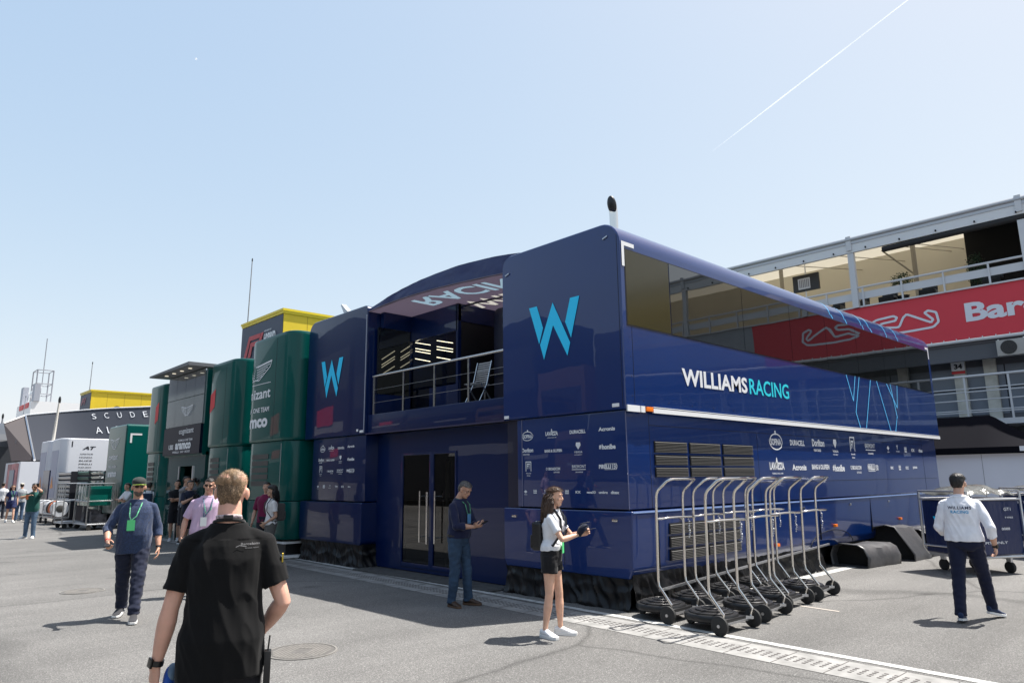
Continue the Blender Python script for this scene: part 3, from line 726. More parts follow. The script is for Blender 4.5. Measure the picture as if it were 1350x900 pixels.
def sheet_mat(name, c, k=.5):
    m = bpy.data.materials.new(name); m.use_nodes = True; n = m.node_tree.nodes; l = m.node_tree.links
    b = n['Principled BSDF']; b.inputs['Base Color'].default_value = (*c, 1); b.inputs['Roughness'].default_value = .8
    tr = n.new('ShaderNodeBsdfTranslucent'); tr.inputs[0].default_value = (*c, 1)
    mx = n.new('ShaderNodeMixShader'); mx.inputs[0].default_value = k
    l.new(b.outputs[0], mx.inputs[1]); l.new(tr.outputs[0], mx.inputs[2]); l.new(mx.outputs[0], n['Material Output'].inputs[0]); return m
# liner with the letters cut out, and lighter letter panels set in the openings
def solid_text(txt, u, v, w_, h_, ext):
    c = bpy.data.curves.new('t', 'FONT'); c.body = txt; c.offset = .03; c.extrude = .5; c.resolution_u = 3
    o = bpy.data.objects.new('t', c); COL.objects.link(o)
    me = bpy.data.meshes.new_from_object(o.evaluated_get(bpy.context.evaluated_depsgraph_get())); bpy.data.objects.remove(o); bpy.data.curves.remove(c)
    co = [q.co.copy() for q in me.vertices]; x0 = min(q.x for q in co); x1 = max(q.x for q in co); y0 = min(q.y for q in co); y1 = max(q.y for q in co)
    for q in me.vertices: q.co = (v + (q.co.y - y0) / (y1 - y0) * h_, u - (q.co.x - x0) / (x1 - x0) * w_, 5.4 + q.co.z * ext)
    bm = bmesh.new(); bm.from_mesh(me); bmesh.ops.remove_doubles(bm, verts=bm.verts, dist=1e-5); bmesh.ops.recalc_face_normals(bm, faces=bm.faces); bm.to_mesh(me); bm.free()
    return me
m = MB(); N_ = 48
prof = [(12.82 - 4.6 * k / N_, zl(12.82 - 4.6 * k / N_)) for k in range(N_ + 1)]
m.prism(prof + [(y, z + .012) for y, z in prof[::-1]], AXX, 7.8, 19.8)
lo = m.build('liner', sheet_mat('canopy_liner', (.325, .29, .35)), t)
lo.parent = None; lo.location = t.location
cutters = []
for txt, u, v, w_, h_ in (('RACING', 11.6, 8.05, 3.6, .62), ('WILLIAMS', 11.1, 8.92, 3.9, .66)):
    cm = solid_text(txt, u, v, w_, h_, 1.2); co_ = bpy.data.objects.new('cut', cm); COL.objects.link(co_); cutters.append(co_)
    bo = lo.modifiers.new('b', 'BOOLEAN'); bo.operation = 'DIFFERENCE'; bo.object = co_; bo.solver = 'EXACT'; bo.use_self = True
bpy.context.view_layer.update()
me_ = bpy.data.meshes.new_from_object(lo.evaluated_get(bpy.context.evaluated_depsgraph_get()))
lo.modifiers.clear()
print('LINER', len(me_.polygons), len(lo.data.polygons))
if len(me_.polygons) > 60: lo.data = me_
for co_ in cutters: bpy.data.objects.remove(co_)
lo.location = (0, 0, 0); lo.parent = t
lettering([dict(t='RACING', u=11.6, v=8.05, w=3.6, h=.62, dir=-1, bold=.034)], ceil, sheet_mat('liner_cyan', (.17, .25, .31)), t, 'roof_lettering')
lettering([dict(t='WILLIAMS', u=11.1, v=8.92, w=3.9, h=.66, dir=-1, bold=.034)], ceil, sheet_mat('liner_white', (.36, .345, .31)), t, 'roof_lettering')

# folding chair on the balcony
t = thing('balcony_chair', 'grey slatted folding chair standing behind the balcony railing', 'chair', (8.45, 9.9, 3.0))
m = MB()
for yy in (9.72, 10.12):
    m.tube([(8.25, yy, 3.0), (8.5, yy, 3.45), (8.62, yy, 3.9)], .016, 8); m.tube([(8.72, yy, 3.0), (8.35, yy, 3.46)], .016, 8)
m.build('frame', M_steel, t, smooth=True)
m = MB()
for k in range(10): m.bar((8.53 + k * .011, 9.74, 3.50 + k * .042), (8.53 + k * .011, 10.10, 3.50 + k * .042), .012, .022)
m.build('backrest', M_alu, t)
m = MB()
for k in range(7): m.bar((8.28 + k * .05, 9.74, 3.46), (8.28 + k * .05, 10.10, 3.46), .03, .012)
m.build('seat', M_alu, t)

# ------------------------------------------------------------------ wheel trolleys
def make_trolley():
    t = thing('wheel_trolley', 'x', 'trolley', (0, 0, 0), group='chrome wheel trolleys parked beside the navy trailer')
    m = MB()
    m.lathe([(.06, .09), (.27, .09), (.31, .11), (.315, .15), (.30, .175), (.24, .18), (.235, .195), (.17, .20), (.165, .215), (.09, .22), (.085, .205), (.03, .205)], 40, (.0, .31, 0))
    m.box(-.20, .20, -.02, .22, .10, .15)
    m.build('base_plate', M_black, t, world=False, bevel=0, smooth=True)
    m = MB()
    for r, h in ((.25, .187), (.175, .207), (.10, .222)):
        m.tube([(r * math.cos(2 * math.pi * k / 28), .31 + r * math.sin(2 * math.pi * k / 28), h) for k in range(28)], .010, 6, closed=True)
    m.build('ring', mat('satin_black', (.03, .03, .032), .22) if 'satin_black' not in bpy.data.materials else bpy.data.materials['satin_black'], t, world=False, smooth=True)
    W = .30
    for s in (-1, 1):
        m = MB(); m.lathe([(.02, -.022), (.085, -.022), (.105, -.016), (.105, .016), (.085, .022), (.02, .022)], 28, (s * (W + .045), -.02, .105), 'x'); wh = m.build('wheel', M_rubber, t, world=False, smooth=True)
        m = MB(); m.lathe([(.005, -.03), (.018, -.03), (.018, .03), (.005, .03)], 14, (s * (W + .045), -.02, .105), 'x')
        link('hub', m.mesh('hub', smooth=True), M_alu, wh, False)
    m = MB(); m.lathe([(.02, -.02), (.05, -.02), (.05, .02), (.02, .02)], 18, (0, .60, .05), 'x'); m.build('caster', M_rubber, t, world=False, smooth=True)
    m = MB(); m.bar((0, .60, .06), (0, .56, .12), .05, .012, (0, 1, 0)); m.bar((-W - .02, -.02, .105), (W + .02, -.02, .105), .022, .022); m.bar((-.2, -.0, .13), (-W, -.05, .12), .03, .03); m.bar((.2, -.0, .13), (W, -.05, .12), .03, .03); m.build('axle', M_alu, t, world=False)
    # handle loop
    def side(s):
        return [(s * W, -.02, .13), (s * W, -.05, .22), (s * W, .115, .42), (s * W, .125, .50), (s * W, .10, 1.46), (s * W, .088, 1.53), (s * W, .06, 1.575), (s * (W - .0), -.07, 1.68), (s * (W - .02), -.105, 1.70), (s * (W - .06), -.125, 1.706)]
    m = MB(); m.tube(side(-1) + side(1)[::-1], .0165, 12); m.build('handle', M_chrome, t, world=False, smooth=True)
    m = MB(); m.tube([(-W, .105, 1.22), (-W + .03, .05, 1.225), (-.14, -.0, 1.235), (.06, -.03, 1.235), (W - .05, -.045, 1.23), (W + .02, -.04, 1.225), (W + .05, -.01, 1.22), (W + .03, .04, 1.22), (W, .105, 1.22)], .013, 10); m.build('cross_bar', M_chrome, t, world=False, smooth=True)
    m = MB()
    for k in range(9):
        z = 1.19 - k * .028
        m.ell((W + .03 + .006 * math.sin(k * 2.1), .04 + .008 * math.cos(k * 1.7), z), (.011, .016, .012) if k % 2 else (.016, .008, .012), 8, 6)
    m.build('chain', M_alu, t, world=False, smooth=True)
    return t
# (x, y, what singles it out)
TP = [(7.78, 5.25, 'nearest trolley of the row touching the trailer, by its front corner'), (8.62, 5.28, 'second trolley from the corner in the row touching the trailer'), (7.65, 4.46, 'nearest of all the trolleys, its wheel on the white drain strip'),
      (9.50, 5.32, 'third trolley from the corner in the row touching the trailer'), (8.66, 4.52, 'second trolley of the outer row, between its neighbours on the asphalt'), (10.37, 5.33, 'fourth and farthest trolley in the row touching the trailer'), (9.56, 4.66, 'third trolley of the outer row, last but one to the right'), (10.54, 4.70, 'rightmost trolley, standing last in the outer row')]
proto = make_trolley()
for i, (x, y, lb) in enumerate(TP):
    o = proto if i == 0 else copy_tree(proto)
    o.location = (x, y, 0); o.rotation_euler.z = R((0, 5, -3, -2, 5, -5, 1, 4)[i]) + R(1)
    o['label'] = 'chrome wheel trolley, ' + lb

# ------------------------------------------------------------------ black tyre bags
M_bag = mat('black_vinyl', (.06, .06, .064), .42, bump=.35, bscale=7, bdist=.02, roughvar=.1)
M_bagin = mat('bag_inside', (.006, .006, .006), .8)
def bag(loc, rz, L, W, H, lb, poly, tilt=0.0):
    t = thing('vinyl_cover', lb, 'cover', loc, rz, group='black vinyl covers lying by the navy trailer')
    m = MB(); N = len(poly)
    rings = []
    for k in range(13):
        q = k / 12; sc = 1 - .10 * math.sin(q * math.pi) * .6 - (.05 if k > 10 else 0)
        rings.append([(L * (q - .5), a * W * sc + .02 * noise.noise(Vector((a * 3, b * 3, q * 4))), max(.004, b * H * sc + tilt * q * b + .03 * noise.noise(Vector((a * 2 + 4, b * 2, q * 3))) * b)) for a, b in poly])
    m.rings(rings, cap=False)
    me = m.mesh('shell', smooth=True); o = link('shell', me, M_bag, t, False)
    sol = o.modifiers.new('s', 'SOLIDIFY'); sol.thickness = .02
    m = MB(); r = rings[2]; m.add([(p[0], p[1] * .96, p[2] * .96 + .004) for p in r], [tuple(range(N))]); m.build('mouth_shade_sheet', M_bagin, t, world=False)  # near-black sheet across the mouth, inner shade put into its colour
    m = MB(); r = rings[-1]; m.add([(p[0], p[1], p[2]) for p in r], [tuple(range(N))]); m.build('end_panel', M_bag, t, world=False)
    return t
oct_ = [(-.5, .0), (-.52, .45), (-.42, .85), (-.25, 1.0), (.25, 1.0), (.42, .9), (.52, .5), (.5, 0)]
tri_ = [(-.5, .0), (-.5, .2), (-.18, .95), (0, 1.0), (.2, .92), (.45, .62), (.55, .25), (.5, 0)]
bag((14.95, 5.75, 0), R(-8), 1.25, .75, .42, 'flat black vinyl cover with open end, nearest to the trolleys', oct_)
bag((16.5, 5.72, 0), R(-4), .9, 1.1, .70, 'tall folded black vinyl cover with peaked open mouth, the middle one of three', tri_)
bag((17.7, 5.6, 0), R(-10), 1.0, .95, .56, 'rounded black vinyl cover farthest from the trolleys, behind the silver framed cart', oct_)

# ------------------------------------------------------------------ covered garage carts
M_cover = mat('navy_tarp', (.008, .018, .075), .28, bump=.9, bscale=5, bdist=.04, stretch=(1, 1, .35))
M_clear = mat('clear_sheet', (.11, .115, .11), .16, bump=.8, bscale=9, bdist=.03, var=.5, vscale=5)
def cart(loc, rz, L, W, lb, letters):
    t = thing('equipment_cart', lb, 'cart', loc, rz, group='covered team equipment carts')
    z0, z1 = .30, 1.42
    fr = MB(); r = .024
    for y in (-W / 2, W / 2):
        fr.tube([(-L / 2, y, z1), (-L / 2, y, z0 + .12), (-L / 2 + .1, y, z0), (L / 2 - .1, y, z0), (L / 2, y, z0 + .12), (L / 2, y, z1)], r, 8)
        fr.tube([(-L / 2, y, z1 - .14), (L / 2, y, z1 - .14)], r * .8, 8)
    for x in (-L / 2, L / 2):
        for z in (z1, z1 - .14, z0 + .15): fr.tube([(x, -W / 2, z), (x, W / 2, z)], r * .8, 8)
    fr.build('frame', M_alu, t, world=False, smooth=True)
    m = MB(); m.box(-L / 2 + .02, L / 2 - .02, -W / 2 + .02, W / 2 - .02, z0 + .02, z1 - .15); m.build('side_cover', M_cover, t, world=False, bevel=.05, seg=3)
    m = MB(); m.grid(24, 14, lambda u, v: (-L / 2 + L * u, -W / 2 + .02 + (W - .04) * v, z1 - .06 + .16 * math.sin(math.pi * u) ** .4 * math.sin(math.pi * v) ** .5 + .05 * noise.noise(Vector((u * 7, v * 5, loc[0])))))
    m.build('top_cover', M_clear, t, world=False, smooth=True)
    m = MB(); m.box(-L / 2 + .06, L / 2 - .06, -W / 2 + .05, W / 2 - .05, z0 - .03, z0 + .02); m.build('deck', M_alu, t, world=False)
    for x in (-L / 2 + .25, L / 2 - .25):
        for y in (-W / 2 + .15, W / 2 - .15):
            m = MB(); m.lathe([(.02, -.03), (.09, -.03), (.10, -.02), (.10, .02), (.09, .03), (.02, .03)], 18, (x, y, .10), 'x')
            m.build('wheel', M_rubber, t, world=False, smooth=True)
            m = MB(); m.bar((x, y, .10), (x, y, z0 - .03), .09, .05); m.build('caster_fork', M_alu, t, world=False)
    for (txt, u, v, w_, h_, fc, mm, dr) in letters:
        face = (lambda a, b, c_: (a, -W / 2 - .001 - c_, b)) if fc == 'y' else (lambda a, b, c_: (-L / 2 - .001 - c_, a, b))
        if txt == 'W':
            A = [[(0, 1), (.163, 1), (.282, .577), (.198, .297)], [(.218, .277), (.485, 1.0), (.485, .587), (.292, 0)], [(.485, 1.0), (.807, .218), (.75, 0), (.485, .587)], [(.827, 1), (1, 1), (.827, .299), (.723, .595)]]
            lettering([{'poly': [(u + dr * (a - .5) * w_, v + (b - .5) * h_) for a, b in q]} for q in A], face, mm, t, 'team_emblem', world=False, proud=.0)
        else: lettering([dict(t=txt, u=u, v=v, w=w_ * .62, h=h_ * .55, dir=dr, bold=.01)], face, mm, t, world=False, proud=.0)
    return t
W_cy = M_cyan
cart((15.15, 3.92, 0), R(-28), 1.2, 1.02, 'silver framed cart under navy tarpaulin with cyan emblem, beyond the white shirted man',
     [('W', -.02, .80, .52, .34, 'x', W_cy, -1), ('W', -.35, 1.02, .22, .16, 'y', W_cy, 1), ('GT1', .2, 1.08, .25, .10, 'y', M_logo, 1), ('TYRES', .2, .95, .3, .05, 'y', M_logo, 1), ('PIT ONLY', -.3, .52, .8, .08, 'y', M_logo, 1), ('0088', .1, .75, .3, .08, 'y', M_logo, 1)])
cart((18.9, 3.25, 0), R(-26), 1.5, 1.3, 'navy tarpaulin covered cart standing farther back at the right edge',
     [('GT1', .35, 1.10, .35, .10, 'x', M_logo, -1), ('W', -.15, .75, .7, .45, 'x', mat('dull_blue_vinyl', (.02, .09, .25), .4), -1), ('TYRES', -.5, 1.0, .6, .14, 'y', M_logo, 1)])

# ------------------------------------------------------------------ tent and pale wall behind
M_tent = mat('black_canvas', (.006, .006, .009), .9, spec=.05, bump=.3, bscale=4)
t = thing('pop_up_tent', 'black pop-up tent with sagging roof in front of the pit building', 'tent', (26.5, 8, 0))
m = MB()
ya, yb, xa, xb = 4.0, 13.0, 25, 28
def tentf(u, v):
    y = ya + (yb - ya) * u; x = xa + (xb - xa) * v
    q = min(1, max(0, (y - ya) / 1.9)); q2 = min(1, max(0, (yb - y) / 1.9)); e = min(q, q2); s_ = (1 - abs(2 * v - 1))
    h = min(s_, 1) * (e ** 1.55)
    return (x, y, 2.50 + 1.04 * h)
m.grid(60, 16, tentf); m.build('roof', M_tent, t, smooth=True)
m = MB(); m.box(24.99, 25.01, ya, yb, 2.30, 2.50); m.box(xa, xb, ya - .01, ya + .01, 2.30, 2.50); m.build('valance', M_tent, t)
for (x, y) in ((25.05, 4.05), (27.95, 4.05), (25.05, 8.5), (25.05, 12.9)):
    m = MB(); m.tube([(x, y, 0), (x, y, 2.48)], .03, 8); m.build('pole', M_alu, t)
m = MB(); m.box(24.97, 24.99, 4.75, 4.98, 2.36, 2.50); m.build('tent_label', M_logo, t)
t = thing('pale_partition', 'pale grey flat partition wall standing under the black tent', 'wall', (25.1, 3, 0))
m = MB(); m.box(25.15, 25.3, -6, 13.5, 0, 2.29); m.build('panel', mat('pale_grey_panel', (.66, .67, .73), .6, var=.04, vscale=.6), t)
m = MB(); m.box(25.13, 25.32, -6, 13.5, 2.29, 2.325); m.build('cap', M_white, t)
m = MB()
for y in np.arange(-6, 13.5, 2.4): m.box(25.145, 25.15, y, y + .012, 0, 2.29)
m.build('joint', mat('joint_grey', (.25, .25, .28), .7), t)

# ------------------------------------------------------------------ pit building
t = thing('pit_building', 'long grey pit building with red circuit banner, white railings and cream tented roof terrace', 'building', (30, 8, 0))
YA, YB = -34, 42
M_wall = mat('slate_cladding', (.085, .090, .105), .55, var=.05, vscale=.5)
M_wall2 = mat('slate_panel_blue', (.16, .185, .225), .45, var=.06, vscale=.4)
M_wht = mat('grey_white_steel', (.55, .56, .58), .45)
M_cream = mat('cream_canvas', (.60, .56, .47), .8, var=.04, vscale=.4)
m = MB(); m.box(31.2, 45, YA, YB, 0, 6.4); m.build('core_wall', M_wall, t)
m = MB(); m.box(31.17, 31.2, YA, YB, 3.9, 5.72); m.build('wall_panel', M_wall2, t)
m = MB()
for y in np.arange(YA, YB, 1.55): m.box(31.15, 31.17, y, y + .03, 3.9, 5.72)
m.box(31.14, 31.17, YA, YB, 4.86, 4.89); m.build('panel_joint', M_seam, t)
m = MB(); m.box(30.0, 45, YA, YB, 6.42, 6.60); m.build('floor_slab', mat('slab_dark', (.10, .10, .115), .7), t)
m = MB(); m.box(29.4, 31.2, YA, YB, 3.42, 3.62); m.build('walkway_slab', M_wht, t)
m = MB(); m.box(30.05, 30.25, YA, YB, 5.85, 6.42); m.build('downstand', M_wall, t)
# banner
m = MB(); m.box(29.93, 30.0, -3.6, 30, 6.64, 8.50); ban = m.build('banner', mat('banner_red', (.60, .035, .055), .55, bump=.15, bscale=1.5, bdist=.03), t)
m = MB(); m.box(29.95, 30.0, YA, -3.6, 6.9, 8.50); m.build('parapet_panel', mat('parapet_grey', (.30, .32, .35), .6, var=.05), t)
m = MB(); m.tube([(29.9, YA, 6.56), (29.9, YB, 6.56)], .055, 8); m.box(29.86, 29.99, YA, YB, 8.50, 8.56); m.build('banner_rail', M_wht, t)
m = MB()
for y in np.arange(-3.5, 30, .42): m.box(29.90, 29.92, y, y + .03, 6.56, 6.68)
m.build('banner_lace', M_wht, t)
TL = [(9.99, 7.25), (9.17, 7.22), (8.14, 7.26), (7.94, 7.44), (7.99, 7.82), (8.26, 7.93), (8.39, 7.86), (8.12, 7.56), (8.2, 7.45), (9.02, 7.92), (9.16, 7.81), (9.35, 7.44), (9.93, 7.52), (10.3, 7.35), (9.99, 7.25)]
TL2 = [(10.6, 7.6), (10.19, 7.87), (9.52, 7.93), (9.39, 7.85), (9.46, 7.73), (9.99, 7.69), (10.3, 7.45)]
def smoothpl(p):
    o = [p[0]]
    for i in range(1, len(p) - 1):
        a, b, c = p[i - 1], p[i], p[i + 1]; k = .18
        o += [(b[0] + (a[0] - b[0]) * k, b[1] + (a[1] - b[1]) * k), (b[0] + (a[0] - b[0]) * k * .25 + (c[0] - b[0]) * k * .25, b[1] + (a[1] - b[1]) * k * .25 + (c[1] - b[1]) * k * .25), (b[0] + (c[0] - b[0]) * k, b[1] + (c[1] - b[1]) * k)]
    return o + [p[-1]]
FB = FRONT(29.93)
M_bw = mat('banner_white', (.66, .68, .74), .5)
for dy in (0, 9.25): lettering(linepoly(smoothpl([(y - dy, z) for y, z in TL]), .085) + linepoly(smoothpl([(y - dy, z) for y, z in TL2]), .085), FB, M_bw, t, 'circuit_outline', proud=.012)
for u_ in (7.04, 17.5): lettering([dict(t='Barcelona', u=u_, v=7.26, w=5.3, h=.72, dir=-1, bold=.035)], FB, M_bw, t, 'banner_lettering', proud=.012)
# railings upper terrace and lower walkway
def railing(x, z0, rails, top, sp, y0, y1, off):
    m = MB(); m.tube([(x, y0, top), (x, y1, top)], .045, 8)
    for z in rails: m.tube([(x, y0, z), (x, y1, z)], .022, 6)
    m.build('handrail', M_wht, t, smooth=True)
    m = MB(); y = y0 + off
    while y < y1: m.box(x - .03, x + .03, y - .03, y + .03, z0, top); y += sp
    m.build('railing_post', M_wht, t)
railing(29.85, 8.5, [], 9.33, 1.48, YA, YB, .14 + (.0))
m = MB(); m.box(29.88, 29.92, YA, YB, 8.84, 9.14); m.build('railing_board', M_wht, t)
railing(29.45, 3.6, [4.74, 4.62, 4.32, 3.95, 3.88], 5.19, 1.35, YA, YB, .75)
# terrace
m = MB(); m.box(30, 40, YA, YB, 8.35, 8.52); m.build('terrace_floor', M_concrete, t)
m = MB(); m.box(36.5, 36.6, 7.55, YB, 8.5, 12.41); m.box(36.5, 36.6, YA, .5, 8.5, 12.41); m.build('terrace_wall', M_cream, t)
m = MB(); m.box(33.5, 33.6, .5, 7.55, 8.5, 11.9); m.build('dark_bay_sheet', mat('bay_shade', (.008, .008, .009), .9), t)  # black sheet stands for the shade in the open bay
def tmat():
    m = bpy.data.materials.new('tent_roof'); m.use_nodes = True; n = m.node_tree.nodes; l = m.node_tree.links
    b = n['Principled BSDF']; b.inputs['Base Color'].default_value = (.7, .66, .56, 1); b.inputs['Roughness'].default_value = .7
    tr = n.new('ShaderNodeBsdfTranslucent'); tr.inputs[0].default_value = (.60, .55, .44, 1)
    mx = n.new('ShaderNodeMixShader'); mx.inputs[0].default_value = .35
    l.new(b.outputs[0], mx.inputs[1]); l.new(tr.outputs[0], mx.inputs[2]); l.new(mx.outputs[0], n['Material Output'].inputs[0]); return m
m = MB(); m.add([(29.9, 7.6, 11.3), (29.9, YB, 11.3), (37, YB, 12.5), (37, 7.6, 12.5)], [(0, 1, 2, 3)]); m.add([(29.9, YA, 11.3), (29.9, .5, 11.3), (37, .5, 12.5), (37, YA, 12.5)], [(0, 1, 2, 3)])
m.build('terrace_roof', tmat(), t)
m = MB(); m.add([(29.9, .5, 11.3), (29.9, 7.6, 11.3), (37, 7.6, 12.5), (37, .5, 12.5)], [(0, 1, 2, 3)]); m.build('dark_roof', mat('dark_roof', (.02, .02, .02), .9), t)
m = MB()
for y in (14, 12, 10, 9.5): m.tube([(30.5, y, 11.2), (36.5, y - 1.2, 11.9)], .02, 6)
m.tube([(33, 9.4, 8.5), (33, 9.4, 11.8)], .10, 8); m.tube([(33, 9.4, 10.2), (32.2, 10.4, 11.4)], .04, 6); m.tube([(33, 15.4, 8.5), (33, 15.4, 11.8)], .10, 8)
m.build('terrace_strut', mat('strut', (.30, .27, .22), .6), t)
m = MB(); m.box(29.75, 29.9, YA, YB, 10.86, 11.36); m.build('fascia', mat('fascia', (.66, .67, .68), .45, bump=.2, bscale=1.2, bdist=.03), t)
m = MB(); m.tube([(29.74, YA, 11.42), (29.74, YB, 11.42)], .09, 10); m.box(29.72, 29.8, YA, YB, 11.22, 11.34); m.build('gutter', mat('gutter', (.42, .43, .45), .4, metal=.6), t)
for k in range(-6, 6):
    y = 4.9 + 5.95 * k
    m = MB(); m.box(29.78, 29.96, y - .12, y + .12, 8.5, 10.86); m.box(29.68, 29.75, y - .10, y + .10, 10.95, 11.56); m.build('terrace_post', M_wht, t)
m = MB(); m.tube([(29.85, 9.6, 10.72), (29.85, .0, 10.80)], .12, 10); m.build('awning_roll', mat('awning', (.02, .02, .022), .8), t, smooth=True)
m = MB()
for y in np.arange(YA, YB, 1.3): m.ell((29.7, y, 10.95), (.035, .035, .05), 6, 4)
m.build('fascia_bolt', M_seam, t)
# pilasters and sign between the windows
M_pil = mat('pilaster', (.50, .49, .44), .6, var=.15, vscale=3)
for y in (7.75, 6.75, 2.2, 12.4, -2.2, -7): m = MB(); m.box(31.0, 31.14, y - .2, y + .2, 3.62, 5.95); m.build('pilaster', M_pil, t)
m = MB(); m.box(30.96, 30.99, 7.55, 8.0, 5.62, 6.12); pl = m.build('number_sign', M_logo, t)
lettering([rectp(7.56 + .09 * i, 5.95 + .055 * j, .05, .05) for i in range(5) for j in range(3) if (i + j) % 2] + [dict(t='34', u=7.9, v=5.68, w=.28, h=.2, dir=-1, bold=.04)], FRONT(30.955), M_seam, pl, 'sign_marking')
m = MB(); m.box(30.965, 30.985, 7.55, 8.0, 5.50, 5.60); m.build('sign_strip', M_red, t)
# air conditioner
def ac(y, lb):
    t = thing('air_conditioner', lb, 'air conditioner', (30.0, y, 6.1))
    m = MB(); m.box(29.70, 29.98, y - .45, y + .45, 5.83, 6.40); m.build('casing', mat('ac_beige', (.36, .35, .33), .5), t, bevel=.02)
    m = MB(); m.lathe([(.02, 0), (.25, 0), (.25, -.01), (.02, -.01)], 24, (29.695, y + .08, 6.12), 'x'); m.build('fan', M_black, t)
    m = MB()
    for k in range(5):
        r = .05 + .045 * k; m.tube([(29.68, y + .08 + r * math.cos(a * math.pi / 12), 6.12 + r * math.sin(a * math.pi / 12)) for a in range(24)], .006, 5, closed=True)
    m.build('fan_guard', M_grille, t)
    m = MB(); m.box(29.75, 29.95, y - .4, y - .36, 6.40, 6.44); m.box(29.75, 29.95, y + .36, y + .4, 6.40, 6.44); m.build('bracket', M_alu, t)
ac(5.72, 'beige air conditioning unit hung under the red banner')
# potted trees on terrace
def topiary(x, y, z, r, lb, col, tall=1.0):
    t = thing('potted_bush', lb, 'plant', (x, y, z))
    m = MB(); m.lathe([(.16, 0), (.22, .35), (.24, .38), (.20, .38)], 14, (0, 0, 0)); m.build('pot', M_black, t, world=False)
    m = MB(); m.tube([(0, 0, .3), (0, .01, .7)], .025, 6); m.build('stem', mat('bark', (.08, .05, .03), .8), t, world=False)
    m = MB(); q = random.Random(3)
    for k in range(900):
        d = Vector((q.gauss(0, 1), q.gauss(0, 1), q.gauss(0, 1))).normalized(); rr = r * (.6 + .45 * q.random() + .18 * noise.noise(d * 3))
        c = Vector((0, 0, .62 + r * tall * .8)) + Vector((d.x * rr, d.y * rr, d.z * rr * tall)); a = Vector((q.gauss(0, 1), q.gauss(0, 1), q.gauss(0, 1))).normalized() * .035; b = d.cross(a).normalized() * .025
        m.add([c - a, c + b, c + a, c - b], [(0, 1, 2, 3)])
    m.build('foliage', mat('leaf_' + str(int(y * 10)), col, .6, var=.4, vscale=9), t, world=False)
topiary(30.9, 9.35, 8.52, .42, 'round dark green bush in the terrace, left of the dark open bay', (.02, .045, .012, 1))
topiary(32.2, 7.0, 8.52, .36, 'slim dim green conifer in front of the dark open bay on the terrace', (.02, .06, .03, 1), 2.0)
# hanging screen on terrace
t = thing('terrace_screen', 'black framed screen hanging in the cream terrace at left', 'screen', (31, 13.4, 9.7))
m = MB(); m.box(31.0, 31.1, 12.75, 13.95, 9.95, 10.72); m.build('frame', M_black, t)
m = MB(); m.box(30.98, 31.0, 13.15, 13.7, 10.05, 10.55); pn = m.build('panel', mat('panel_lit', (.55, .56, .6), .4), t)
m = MB()
for k in range(6): m.box(30.97, 30.98, 13.2 + k * .08, 13.24 + k * .08, 10.12, 10.5)
link('bars', m.mesh('bars'), mat('bar_grey', (.2, .2, .22), .5), pn)
m = MB(); m.tube([(31.05, 13.35, 10.7), (31.05, 13.35, 11.5)], .03, 6); m.tube([(31.05, 13.4, 8.5), (31.05, 13.4, 9.95)], .03, 6); m.build('support', M_alu, t)
# small furniture silhouettes behind terrace railing
for i, (y, w_) in enumerate(((12.0, .5), (10.9, .35), (9.9, .6), (8.4, .55), (6.2, .6))):
    t = thing('terrace_bench', ('dark terrace seat left of the first terrace post', 'small dark terrace stool by the white post', 'dark terrace sofa right of the white post', 'dark terrace seat below the round bush', 'dark terrace seat before the dark open bay')[i], 'seat', (30.8, y, 8.52))
    m = MB(); m.box(-.3, .3, -w_ / 2, w_ / 2, .0, .42); m.build('seat', M_black, t, world=False, bevel=.04)
    m = MB(); m.box(.2, .3, -w_ / 2, w_ / 2, .42, .86); m.build('backrest', M_black, t, world=False, bevel=.03)

